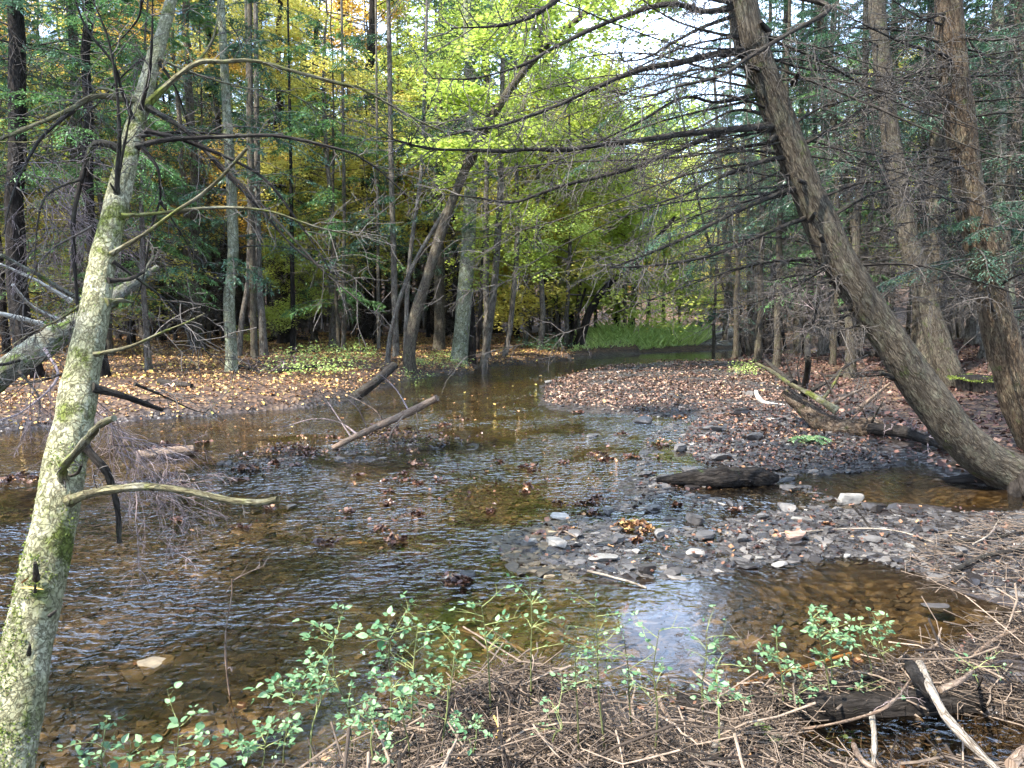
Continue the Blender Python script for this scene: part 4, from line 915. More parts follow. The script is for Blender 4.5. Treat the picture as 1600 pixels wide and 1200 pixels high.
d0, q = tdepth(hpath, 45, 905)
mb = MB(); mb.inst(*OVATE, np.array([P(34, 912, d0-0.115), P(30, 918, d0-0.12)]), np.stack([frame_from(np.array([[1, 0, 0.9]]), 0.1)[0], frame_from(np.array([[1, -0.1, -0.02]]), 0.1)[0]]), np.array([[0.045, 0.028, 0.03], [0.095, 0.022, 0.03]]), np.array([0.25, 0.9]))
mb.build('caught_leaf', M['litter'], HT, hb)

# ------------------------------------------------------------------ fallen wood
def wood(name, label, cat, pts, rads, mat, knots=0, group=None, sides=16, n=40, bumpy=0.10, twn=0, twl=0.3, extra=None):
    pts = [np.asarray(p, float) for p in pts]; path = smooth_path(pts, n)
    rad = np.interp(np.linspace(0, 1, n), np.linspace(0, 1, len(rads)), rads)
    b = path[0].copy()
    mb = MB(); mb.tubes(path, rad, sides, 0.5, 0, disp=lambda V, th, L: rads[0]*bumpy*noise3(V[..., 0]*6/max(rads[0]*8, .3), V[..., 1]*6/max(rads[0]*8, .3), V[..., 2]*12)+rads[0]*bumpy*0.6*noise3(V[..., 0]*40, V[..., 1]*40, V[..., 2]*40))
    if twn: add_twigs(mb, side_twigs(path, rad, twn, twl, max(0.0018, rads[-1]*0.35), levels=1, kids=4, droop=0.1, spread=0.9), 4, None, 1)
    o = mb.build(name, [M[mat], M['twig_p']], None, b); tag(o, label, cat, group); return o
def woodtree(name, label, cat, trunk, rads, mat, branches, bmat=None):
    path = smooth_path(trunk, 46); b = path[0].copy(); t = thing(name, label, cat, b)
    rad = np.interp(np.linspace(0, 1, 46), np.linspace(0, 1, len(rads)), rads)
    mb = MB(); mb.tubes(path, rad, 24, 0.5, 0, disp=lambda V, th, L: rads[0]*0.22*fbm(V[..., 0]*7, V[..., 1]*7, V[..., 2]*7, 3)); mb.build('trunk', M[mat], t, b)
    for br in branches:
        pts, r = br[0], br[1]; mt = br[2] if len(br) > 2 else (bmat or mat); tn = br[3] if len(br) > 3 else 4
        limb(t, b, pts, r, mt, tn, 0.25, 0.003, 1, r1=0.5, n=16, kids=3)
    return t
# mossy log leaning behind the near trunk
woodtree('fallen_log', 'thick mossy lichen covered log lying aslant behind the near leaning trunk', 'log', [P(-120, 650, 7.6), P(-20, 598, 7.8), P(60, 545, 8.0), P(130, 498, 8.3), P(190, 455, 8.7), P(245, 418, 9.2)], [0.135, 0.13, 0.115, 0.085, 0.03], 'mosslog', [
 ([P(60, 508, 7.9), P(30, 497, 7.5), P(-30, 484, 7.2)], 0.035, 'whitewood', 2), ([P(90, 500, 7.9), P(60, 485, 7.5), P(40, 470, 7.1), P(20, 445, 6.8)], 0.022, 'whitewood', 3),
 ([P(150, 480, 8.2), P(100, 455, 7.8), P(60, 430, 7.5), P(0, 398, 7.2)], 0.028, 'mosslog', 5), ([P(110, 470, 8.2), P(60, 440, 7.9), P(0, 412, 7.6)], 0.022, 'whitewood', 4),
 ([P(190, 455, 8.8), P(215, 440, 9.0), P(240, 400, 9.0)], 0.03, 'mosslog', 5), ([P(40, 560, 7.9), P(0, 570, 7.5), P(-40, 560, 7.2)], 0.02, 'limb', 6),
 ([P(70, 545, 7.8), P(90, 590, 7.4), P(40, 640, 7.1), P(0, 658, 6.9)], 0.014, 'twig_p', 10), ([P(30, 580, 7.8), P(60, 620, 7.3), P(60, 660, 7.0)], 0.012, 'limb', 8)])
# log leaning out of the far bank
wood('fallen_log', 'short dark log leaning down the far bank into the water', 'log', [GT(556, 622)+[0, 0, 0.02], P(585, 598, GT(556, 622)[1]), P(616, 571, GT(556, 622)[1]+0.6)], [0.10, 0.095, 0.085], 'limb')
# broken branch in mid stream
bs = G(520, 700, 0.02); d1 = bs[1]
woodtree('fallen_branch', 'broken bare branch propped in the stream with its pale snapped end up', 'branch', [bs, P(560, 680, d1), P(600, 662, d1-0.1), P(640, 644, d1-0.2), P(683, 622, d1-0.3)], [0.035, 0.045, 0.042], 'stick', [
 ([P(600, 662, d1), P(585, 640, d1), P(540, 615, d1+0.3)], 0.012, 'stick', 30), ([P(640, 644, d1-.2), P(620, 610, d1), P(595, 585, d1)], 0.010, 'twig_p', 14),
 ([P(630, 650, d1-.2), P(615, 670, d1-.4), P(605, 690, d1-.5)], 0.012, 'stick', 8), ([P(650, 640, d1-.2), P(652, 665, d1-.4), P(640, 690, d1-.5)], 0.010, 'stick', 8),
 ([P(560, 680, d1), P(530, 660, d1+.2), P(490, 655, d1+.3), P(440, 668, d1+.4)], 0.011, 'twig_p', 45), ([P(550, 685, d1), P(520, 640, d1+.2), P(500, 610, d1+.3)], 0.009, 'twig_p', 38), ([P(575, 672, d1), P(560, 640, d1-.3), P(545, 625, d1-.3)], 0.008, 'twig_p', 14)])
# black waterlogged log
a0 = G(1026, 750, 0.04); a1 = G(1120, 752, 0.05); a2 = G(1216, 748, 0.05)
wood('waterlogged_log', 'black waterlogged log lying in the shallows', 'log', [a0, a1+[0, 0.05, 0.02], G(1165, 747, 0.06), a2], [0.02, 0.085, 0.125, 0.10, 0.12, 0.03], 'dark', bumpy=0.55, n=70, sides=26, twn=6, twl=0.15)
# root mass with limbs on the right shore
q = GT(1370, 675); D0 = q[1]
def Q(u, v, dz=0.0): return P(u, v, D0+dz)
woodtree('uprooted_log', 'rotten uprooted log with broken limbs on the stony right shore', 'log', [Q(1228, 612, .9), Q(1250, 632, .7), Q(1285, 660, .4), Q(1320, 672, .15), Q(1362, 672, 0), Q(1378, 668, 0)], [0.09, 0.12, 0.14, 0.16, 0.18, 0.12], 'rotten', [
 ([Q(1308, 642, .1), Q(1270, 618, .3), Q(1235, 600, .5), Q(1205, 580, .7), Q(1180, 568, .8)], 0.045, 'limb_m', 3), ([Q(1240, 600, .5), Q(1218, 582, .8), Q(1195, 562, 1.0)], 0.05, 'limb', 4),
 ([Q(1340, 640, .1), Q(1362, 622, .0), Q(1392, 598, -.2)], 0.034, 'stick', 3), ([Q(1300, 632, .3), Q(1325, 618, .2), Q(1350, 606, .1)], 0.03, 'stick', 3),
 ([Q(1285, 625, .3), Q(1300, 605, .2), Q(1315, 578, .1)], 0.028, 'limb_m', 3), ([Q(1302, 615, .2), Q(1292, 598, .1), Q(1282, 580, 0)], 0.018, 'stick', 2),
 ([Q(1268, 610, .6), Q(1300, 592, .6), Q(1322, 572, .7), Q(1355, 555, .9)], 0.028, 'limb', 4), ([Q(1362, 660, -.1), Q(1372, 640, -.3), Q(1382, 622, -.4)], 0.016, 'limb', 6),
 ([Q(1240, 602, .6), Q(1232, 575, .6), Q(1228, 560, .6)], 0.02, 'limb', 4), ([Q(1250, 602, .6), Q(1246, 575, .6), Q(1252, 552, .6)], 0.016, 'limb', 4),
 ([Q(1340, 690, .1), Q(1345, 705, 0), Q(1330, 716, -.1)], 0.035, 'dark', 6), ([Q(1310, 680, .1), Q(1300, 700, 0), Q(1295, 712, 0)], 0.03, 'dark', 6), ([Q(1365, 685, 0), Q(1372, 705, -.1), Q(1366, 720, -.1)], 0.03, 'dark', 6),
 ([Q(1352, 650, 0), Q(1345, 636, -.2), Q(1330, 634, -.3)], 0.012, 'stick', 6), ([Q(1330, 655, 0), Q(1350, 634, -.3), Q(1340, 620, -.3)], 0.010, 'stick', 6)])
wood('driftwood_log', 'dark wet log lying from the root mass toward the foot of the leaning hemlock', 'log', [GT(1362, 682)+[0, 0, .1], GT(1410, 690)+[0, 0, .12], GT(1450, 702)+[0, 0, .1], GT(1500, 716)+[0, 0, .06]], [0.085, 0.075, 0.05, 0.03], 'dark', twn=12)
w1 = GT(1185, 630)
wood('white_branch', 'curved white weathered branch lying on the stones left of the root mass', 'branch', [P(1181, 611, w1[1]+.1), P(1184, 620, w1[1]), P(1192, 628, w1[1]-.05), P(1208, 632, w1[1]-.1), P(1233, 635, w1[1]-.15)], [0.035, 0.045, 0.035, 0.028], 'whitewood', n=30)
wood('dead_sapling', 'slim dark dead stem standing upright behind the root mass', 'dead tree', [GT(1254, 618), P(1262, 575, D0+.9), P(1262, 540, D0+.9), P(1268, 508, D0+.9), P(1278, 470, D0+.7), P(1285, 430, D0+.6)], [0.055, 0.045, 0.04, 0.03, 0.016], 'limb', twn=14, twl=0.6)
wood('fallen_log', 'long pale log lying across the far gravel at the end of the creek', 'log', [GT(1090, 530)+[0, 0, .15], GT(1130, 529)+[0, 0, .3], GT(1180, 526)+[0, 0, .25]], [0.22, 0.25, 0.16], 'whitewood', twn=8, twl=1.0)
for pts, r, lb, mt in [
  ([(1085, 884), (1060, 882)], .01, None, None)]: pass
# mossy stump on the right bank
sb0 = GT(1530, 610)
mb = MB(); zz = np.linspace(0, 1, 14)
mb.tubes(np.stack([sb0[0]+zz*0, sb0[1]+zz*0, sb0[2]-0.25+zz*0.5], -1), 0.34*(1+0.5*np.exp(-zz*4))*np.where(zz > 0.93, 0.85, 1), 30, disp=lambda V, th, L: 0.07*fbm(V[..., 0]*4, V[..., 1]*4, V[..., 2]*3, 3))
ts = thing('tree_stump', 'low rotten stump with a bright green moss cap beside the brown hemlock', 'stump', sb0); mb.build('trunk', M['dark'], ts, sb0)
mb = MB(); n = 2600; a = rng.uniform(0, 6.28, n); r = np.sqrt(rng.random(n))*0.40
p_ = np.stack([sb0[0]+r*np.cos(a)*1.3, sb0[1]+r*np.sin(a), sb0[2]+0.235+0.05*noise3(r*np.cos(a)*5, r*np.sin(a)*5, 0)-0.35*np.clip(r-0.3, 0, 1)], -1)
s_ = rng.uniform(0.02, 0.04, n); mb.inst(*DIA, p_, rframe(n, 0.9), np.stack([s_, s_*.5, s_], -1)); tag(mb.build('moss', mossm, ts, sb0), None, None, None, 'stuff')

# ------------------------------------------------------------------ stones
def in_poly(poly, n, z=None, seed=0):
    poly = np.asarray(poly); lo, hi = poly.min(0), poly.max(0); out = np.zeros((0, 2))
    while len(out) < n:
        q = rng.uniform(lo, hi, (n*3, 2)); out = np.concatenate([out, q[sdist(poly, q[:, 0], q[:, 1]) > 0.05]])
    return out[:n]
def stone(u, v, wpx, label, tpl, mat, group=None, name='stone', cat='stone', hs=1.0, rz=None, tone=None, lift=0.0, pos=None, size=None):
    p = GT(u, v) if pos is None else pos
    if size is None: size = wpx/2/1200*p[1]
    TV, TF = ST_HI[tpl % 10]
    z = max(on(p[0], p[1]), -0.04)
    mb = MB(); a = rng.uniform(0, 6.28) if rz is None else rz
    Rm = np.array([[math.cos(a), -math.sin(a), 0], [math.sin(a), math.cos(a), 0], [0, 0, 1]])
    tx = rng.normal(0, 0.12); Rx = np.array([[1, 0, 0], [0, math.cos(tx), -math.sin(tx)], [0, math.sin(tx), math.cos(tx)]])
    mb.inst(TV, TF, np.zeros((1, 3)), (Rm@Rx)[None], np.array([[size/1.15, size*0.72, size*hs]]), np.array([0.0 if tone is None else tone]))
    o = mb.build(name, M[mat], smooth=False); o.location = (float(p[0]), float(p[1]), z+size*0.16*hs+lift); return tag(o, label, cat, group)
HS = [
 (937, 878, 62, 'pale flat stone, the broadest of the light ones on the gravel spit', 0, 'stone_l'), (868, 855, 46, 'pale wedge shaped stone tilted out of the water', 1, 'stone_l'),
 (825, 853, 32, 'bluish grey oval stone at the left tip of the gravel spit', 2, 'stone_l'), (877, 812, 34, 'light grey stone pair member lying in the shallow water above the spit', 3, 'stone_l'),
 (994, 866, 22, 'upright pale block among the dark stones of the spit', 4, 'stone_l'), (1008, 898, 48, 'dark slate slab at the lower edge of the spit, left one of two', 5, 'stone'),
 (1052, 900, 44, 'dark slate slab at the lower edge of the spit, right one of two', 6, 'stone'), (1082, 872, 42, 'whitish stone at the right of the spit beside the blue riffle', 7, 'stone_l'),
 (1240, 845, 46, 'reddish brown flat stone in the dark gravel', 8, 'stone_s'), (1328, 788, 52, 'squarish grey boulder pair at the edge of the dark pool', 9, 'stone_l'),
 (1420, 858, 20, 'small cream stone alone on the dark mud', 1, 'stone_l'), (1246, 815, 20, 'small white flat stone above the reddish one', 2, 'stone_l'),
 (1323, 874, 16, 'small white rounded stone below the dark gravel', 3, 'stone_l'), (1286, 860, 20, 'white pebble sized stone next to a grey one', 5, 'stone_l'),
 (1186, 876, 20, 'whitish round stone left of the white pebble pair', 4, 'stone_l'), (700, 930, 34, 'greenish white stone just above the green herbs', 6, 'stone_l'),
 (728, 916, 44, 'dark reddish boulder with wet leaves near the herbs', 7, 'stone'), (655, 932, 22, 'small grey stone left of the greenish white one', 8, 'stone_l'),
 (456, 828, 24, 'small dark stone with leaves in the middle riffle', 9, 'stone'), (545, 803, 24, 'rusty leaf covered stone in the open riffle', 0, 'stone'),
 (1155, 650, 40, 'broad grey stone on the upper gravel left of the white branch', 1, 'stone'), (1140, 790, 26, 'dark flat stone in the water below the black log', 2, 'stone'),
 (1228, 768, 36, 'wet bluish slab half under water beside the dark pool', 3, 'stone'), (245, 1098, 90, 'large flat brown slab lying under the water near the herbs', 4, 'stone_b'),
 (953, 600, 20, 'grey stone standing out at the upper end of the leafy gravel bar', 5, 'stone_l'), (858, 600, 22, 'pale grey stone at the left tip of the leafy gravel bar', 6, 'stone_l'),
 (1000, 670, 44, 'long grey stone in the riffle under the leafy gravel bar', 7, 'stone'), (1365, 800, 40, 'grey slab at the mouth of the dark pool', 8, 'stone'),
 (1462, 975, 60, 'large dark stone block at the edge of the near pool', 9, 'stone'), (1520, 915, 50, 'muddy rounded boulder on the right near shore', 1, 'stone'),
 (1000, 832, 40, 'mid grey stone beside the rusty leaf heap on the spit', 2, 'stone'), (960, 832, 30, 'rounded grey stone under the rusty leaf heap', 3, 'stone'),
]
for h in HS: stone(*h, hs=1.35 if h[2] < 60 else 0.7, tone=rng.uniform(0.2, 0.8), lift=0.012)
for k, (u, v, w_) in enumerate([(898, 842, 44), (965, 850, 40), (1030, 842, 36), (1100, 845, 44), (1020, 800, 34), (950, 806, 30), (1190, 812, 34), (1130, 720, 44), (1075, 742, 36), (1180, 690, 46), (1110, 675, 40), (1230, 800, 38), (1290, 835, 34), (1360, 850, 36), (1450, 835, 34), (1500, 870, 40), (1010, 745, 30), (925, 700, 28), (1085, 820, 50), (1160, 850, 36), (1220, 890, 34), (1060, 706, 40)]):
    stone(u, v, w_, 'flat angular slate slab standing proud of the dark wet gravel at centre right', k, 'stone_m', 'proud slate slabs', hs=1.2, tone=rng.random(), lift=0.02)
def stone_bank(poly, n, smin, smax, lab, grp, mat, hs=1.0):
    xy = in_poly(poly, n)
    for k, (x, y) in enumerate(xy):
        d = y; sz = rng.uniform(smin, smax)*(0.75+0.5*rng.random()**3)
        stone(0, 0, 0, lab, int(rng.integers(0, 10)), mat, grp, pos=(x, y, 0), size=sz, tone=rng.random(), hs=hs, lift=-0.012)
stone_bank(SHOAL, 60, 0.05, 0.13, 'small dark wet slate stone lying in the shallow stony shoal', 'dark stones of the shoal', 'stone')
stone_bank(BAR, 20, 0.08, 0.19, 'grey stone among fallen leaves on the upper gravel bar', 'stones on the leafy gravel bar', 'stone')
stone_bank(FIELD, 25, 0.07, 0.16, 'flat dark grey slab lying on the stony right shore near the root mass', 'slabs of the right shore', 'stone_m')
stone_bank(FIELD2, 40, 0.035, 0.09, 'small grey stone half sunk in the dark mud of the near right shore', 'stones in the near right mud', 'stone')
SPIT = gp([(815, 850), (900, 820), (1060, 815), (1150, 870), (1130, 905), (940, 900), (840, 885)])
stone_bank(SPIT, 42, 0.04, 0.09, 'fist sized grey stone on the gravel spit in the middle of the creek', 'stones on the gravel spit', 'stone_m')
RIFF = gp([(250, 720), (600, 690), (900, 660), (1000, 720), (900, 790), (700, 860), (300, 850), (200, 780)])
stone_bank(RIFF, 45, 0.03, 0.075, 'small dark stone breaking the surface of the riffle', 'stones in the riffle', 'stone', 1.7)
# gravel and cobbles nobody could count
def gravel(poly, n, smin, smax, name, mat, label, zmin=-0.5, lift=0.3):
    xy = in_poly(poly, n); z = hgt(xy[:, 0], xy[:, 1]); mb = MB()
    for k in range(5):
        i = np.arange(k, n, 5); s_ = rng.uniform(smin, smax, len(i))*(0.6+rng.random(len(i))**3)
        az = rng.normal(0.2, 0.9, len(i))
        Mx = rframe(len(i), 0.12); ca, sa = np.cos(az), np.sin(az); t0 = np.stack([ca, sa, 0*ca], -1)
        N = Mx[:, :, 2]; t0 = nrm(t0-N*(t0*N).sum(-1, keepdims=True)); Mx = np.stack([t0, np.cross(N, t0), N], -1)
        mb.inst(*ST_LO[k], np.stack([xy[i, 0], xy[i, 1], z[i]+s_*lift*0.3], -1), Mx, np.stack([s_, s_*0.7, s_*0.8], -1))
    tag(mb.build(name, M[mat], smooth=False), label, 'gravel', None, 'stuff')
gravel(SHOAL, 13000, 0.016, 0.065, 'gravel', 'stone', 'dark wet slaty gravel of the shoal')
gravel(FIELD, 6000, 0.02, 0.075, 'gravel', 'stone', 'dark wet slabs and gravel of the right shore')
gravel(FIELD2, 9000, 0.012, 0.045, 'gravel', 'stone', 'dark muddy gravel of the near right shore')
gravel(BAR, 7000, 0.02, 0.07, 'gravel', 'stone', 'grey gravel of the upper bar under the fallen leaves')
gravel(SPIT, 4200, 0.012, 0.035, 'gravel', 'stone', 'fine dark gravel of the mid creek spit')
BEDP = gp([(-250, 760), (250, 760), (700, 740), (960, 720), (900, 860), (940, 930), (1450, 900), (1400, 1010), (1100, 1080), (850, 1030), (720, 1060), (560, 1200), (300, 1290), (-250, 1290)])
gravel(BEDP, 17000, 0.018, 0.075, 'stream_cobbles', 'stone_b', 'brown flat cobbles on the stream bed under the clear water', lift=0.1)
FARG = gp([(900, 549), (1150, 545), (1200, 520), (1110, 518), (1060, 535)])
gravel(FARG, 2500, 0.05, 0.16, 'gravel', 'stone_l', 'bright gravel at the far end of the creek')
gravel(RIP1, 1500, 0.02, 0.05, 'gravel', 'stone', 'wet gravel rim of the leafy riffle')

# ------------------------------------------------------------------ leaf litter
def litter(poly, n, smin, smax, mat, label, name='leaf_litter', dens=None, lift=0.01, cond=None, tpl=CURL, tilt=0.5, tpow=1.0):
    xy = in_poly(poly, n)
    if dens is not None:
        w = dens(xy[:, 0], xy[:, 1]); xy = xy[rng.random(len(xy)) < w]
    z = np.maximum(hgt(xy[:, 0], xy[:, 1]), 0.0 if cond == 'float' else -1); n = len(xy)
    if cond == 'above': k = z > 0.005; xy, z = xy[k], z[k]; n = len(xy)
    s_ = rng.uniform(smin, smax, n)*rng.uniform(0.5, 1.25, n)
    mb = MB(); mb.inst(*tpl, np.stack([xy[:, 0], xy[:, 1], z+lift+rng.random(n)*lift], -1), rframe(n, tilt), np.stack([s_, s_*rng.uniform(0.45, 1.05, n), s_*rng.uniform(0.4, 1.6, n)], -1), rng.random(n)**tpow)
    tag(mb.build(name, M[mat]), label, 'leaf litter', None, 'stuff')
LB = gp([(-100, 680), (0, 674), (150, 664), (250, 657), (400, 647), (480, 640), (550, 627), (600, 608), (650, 594), (735, 586), (752, 576), (860, 568), (900, 562)]) + [tuple(G(900, 545)[:2]), (2, 40), (-20, 40), (-30, 26), (-14, 12)]
litter(LB, 100000, 0.035, 0.085, 'litter', 'tan and orange fallen leaves carpeting the far bank', cond='above', tpow=0.8, dens=lambda x, y: np.clip(0.95+0.8*fbm(x*0.8, y*0.8, 7, 3), 0.25, 1))
RB = gp([(1145, 562), (1175, 580), (1230, 612), (1290, 657), (1350, 692), (1430, 724), (1500, 754), (1600, 774)]) + [(9, 6.5), (26, 12), (30, 34), (12, 27)]
litter(RB, 52000, 0.04, 0.10, 'litter_red', 'reddish brown fallen leaves on the right bank slope', cond='above')
litter(BAR, 21000, 0.03, 0.075, 'litter_pink', 'pinkish tan leaves strewn over the upper gravel bar', dens=lambda x, y: np.clip(0.5+1.5*fbm(x*0.9, y*1.3, 3, 3), 0.05, 1), lift=0.03, cond='above', tpow=1.4)
litter(FIELD2, 900, 0.015, 0.045, 'litter_wet', 'wet brown leaves pressed into the mud of the near right shore', lift=0.01, tpow=2.2)
litter(FIELD, 2200, 0.03, 0.065, 'litter_wet', 'dark leaves between the slabs of the right shore', lift=0.02, tpow=2.0)
litter(SHOAL, 3200, 0.02, 0.055, 'litter_wet', 'wet brown leaves lying between the shoal stones', dens=lambda x, y: np.clip(0.3+1.0*fbm(x*1.7, y*1.7, 9, 2), 0.0, 1), lift=0.03)
litter(RIFF, 260, 0.03, 0.05, 'litter_wet', 'leaves snagged in the riffle', cond='float', lift=0.006, name='snagged_leaves')
litter(BEDP, 420, 0.025, 0.06, 'litter_wet', 'orange and yellow leaves sunk in the clear shallows', lift=0.03, name='sunken_leaves', tilt=0.5)
SLOW = gp([(150, 665), (500, 650), (700, 610), (900, 575), (1000, 556), (850, 640), (700, 690), (300, 690)])
litter(SLOW, 130, 0.04, 0.08, 'litter', 'leaves drifting on the slow water', cond='float', lift=0.004, name='floating_leaves', tilt=0.08)
litter(NEAR[3:14]+[(3.5, 2.0), (-2, 2.0)], 500, 0.015, 0.04, 'litter_wet', 'brown leaf scraps among the twigs of the near bank', lift=0.03)
# heaps of leaves caught on stones, each one a thing
def heap(u, v, wpx, n, label=None, mat='litter_wet', hh=0.5):
    p = G(u, v) if u < 1000 or v > 700 else GT(u, v); w = wpx/2/1200*p[1]
    nc = 2 if n < 60 else 6; cs = rng.normal(0, 0.45, (nc, 2)); ci = rng.integers(0, nc, n); cr = rng.uniform(0.25, 0.6, nc)[ci]
    ox = cs[ci, 0]+rng.normal(0, 1, n)*cr; oy = (cs[ci, 1]+rng.normal(0, 1, n)*cr)*0.6; r = np.clip(np.hypot(ox, oy), 0, 1)
    zz = (1-r**2)*rng.random(n)*w*hh*0.55; zb = max(0, on(p[0], p[1]))
    q = np.stack([p[0]+ox*w*0.8, p[1]+oy*w*0.8, zb+0.006+zz], -1); s_ = rng.uniform(0.02, 0.065, n)
    mb = MB(); mb.inst(*CURL, q, rframe(n, 0.5), np.stack([s_, s_*rng.uniform(0.5, 1, n), s_], -1), rng.random(n)**1.5); b = np.array([p[0], p[1], zb])
    tag(mb.build('leaf_heap', M[mat], None, b), label or 'small heap of wet brown leaves snagged in the shallow riffle', 'leaf heap', None if label else 'leaf heaps in the riffle', 'stuff' if wpx > 80 else None)
heap(262, 705, 90, 260, 'reddish leaf bank around a sunken log left of the riffle')
heap(30, 752, 80, 200, 'leaf heap in the water left of the near leaning trunk')
heap(445, 708, 130, 300, 'long rusty leaf bank below the far shore, left half'); heap(600, 688, 190, 460, 'leaf bank piled against the broken branch')
heap(985, 825, 70, 240, 'bright rusty leaf heap on the gravel spit', 'litter'); heap(715, 908, 44, 70, 'dark leaf wad on the reddish boulder near the herbs')
heap(390, 735, 70, 120, 'low leaf heap right of the sunken log, nearest the trunk')
heap(690, 668, 50, 90, 'leaf clump at the right tip of the long leaf bank')
for (u, v, w) in [(545, 800, 24), (878, 725, 20), (834, 738, 20), (376, 826, 26), (652, 806, 36), (970, 680, 26), (990, 715, 30), (1010, 660, 30), (1062, 655, 34), (1105, 640, 40), (905, 645, 30), (560, 745, 24), (480, 705, 34), (720, 655, 26), (1030, 700, 30), (820, 770, 18), (605, 770, 22), (1160, 800, 28), (1290, 825, 24), (1055, 790, 22), (420, 795, 18), (1100, 690, 40), (930, 780, 20), (265, 745, 40)]+[(u, v, w) for u, v, w in zip(rng.uniform(280, 1000, 30), rng.uniform(680, 850, 30), rng.uniform(16, 40, 30))]:
    heap(u, v, w, 26 if w < 28 else 45)
wood('sunken_log', 'short reddish log end lying in the leaf bank left of the riffle', 'log', [G(215, 712, 0.03), G(255, 708, 0.05), G(302, 703, 0.06)], [0.06, 0.07, 0.06], 'stick', n=24)

# ------------------------------------------------------------------ near bank: twig mat, sticks
NB = [tuple(p) for p in NEAR[3:15]]+[(3.6, 3.0), (3.0, 1.7), (-1.6, 1.9)]
def twig_mat(n, lmin, lmax, rmin, rmax, lift, mat, label, name='twig_mat', zs=0.10):
    xy = in_poly(NB, n); z = hgt(xy[:, 0], xy[:, 1])
    pit = np.exp(-((((xy[:, 0]-PIT[0])/0.50)**2+((xy[:, 1]-PIT[1])/0.30)**2)**2)); keep = (rng.random(n) > pit*0.95) & (rng.random(n) < np.clip(0.85+1.1*fbm(xy[:, 0]*2.6, xy[:, 1]*2.6, 4, 3), 0.12, 1))
    xy, z = xy[keep], z[keep]; n = len(xy)
    L = rng.uniform(lmin, lmax, n)*(0.5+rng.random(n)); az = rng.uniform(0, 6.28, n)
    d = np.stack([np.cos(az), np.sin(az), rng.normal(0, zs, n)], -1)
    t = np.linspace(-0.5, 0.5, 5)
    Pp = np.stack([xy[:, 0], xy[:, 1], z+lift*rng.random(n)], -1)[:, None]+d[:, None]*(L[:, None]*t[None])[..., None]
    bend = rng.normal(0, 0.09, (n, 3)); Pp = Pp+bend[:, None]*(L[:, None]*(t*4)[None]**2/4)[..., None]
    Pp += rng.normal(0, 0.02, Pp.shape)*L[:, None, None]
    zz = hgt(Pp[..., 0], Pp[..., 1]); Pp[..., 2] = np.maximum(Pp[..., 2], zz+0.002)
    R0 = rng.uniform(rmin, rmax, n)
    mb = MB(); mb.tubes(Pp, R0[:, None]*(1-0.5*np.linspace(0, 1, 5))[None], 4, rng.random(n)**1.7, 0, cap=False)
    tag(mb.build(name, M[mat]), label, 'twigs', None, 'stuff')
twig_mat(26000, 0.03, 0.26, 0.0006, 0.0025, 0.085, 'twig_b', 'tangled mat of fine brown twigs covering the near bank')
twig_mat(2300, 0.12, 0.5, 0.002, 0.0070, 0.12, 'twig_b', 'thicker loose twigs lying over the near bank mat', 'loose_twigs', 0.2)
RSH = gp([(1400, 880), (1500, 820), (1650, 790), (1750, 900), (1600, 950), (1480, 960)])
xy = in_poly(RSH, 420); mb = MB(); z = hgt(xy[:, 0], xy[:, 1]); n = len(xy); az = rng.uniform(0, 6.28, n); L = rng.uniform(0.08, 0.4, n)
t = np.linspace(-.5, .5, 4); Pp = np.stack([xy[:, 0], xy[:, 1], z+0.02+0.04*rng.random(n)], -1)[:, None]+np.stack([np.cos(az), np.sin(az), rng.normal(0, .1, n)], -1)[:, None]*(L[:, None]*t)[..., None]+rng.normal(0, .01, (n, 4, 3))
mb.tubes(Pp, np.full((n, 4), 0.0018), 4, rng.random(n), cap=False); tag(mb.build('twig_litter', M['twig_b']), 'thin twigs washed onto the muddy right shore', 'twigs', None, 'stuff')
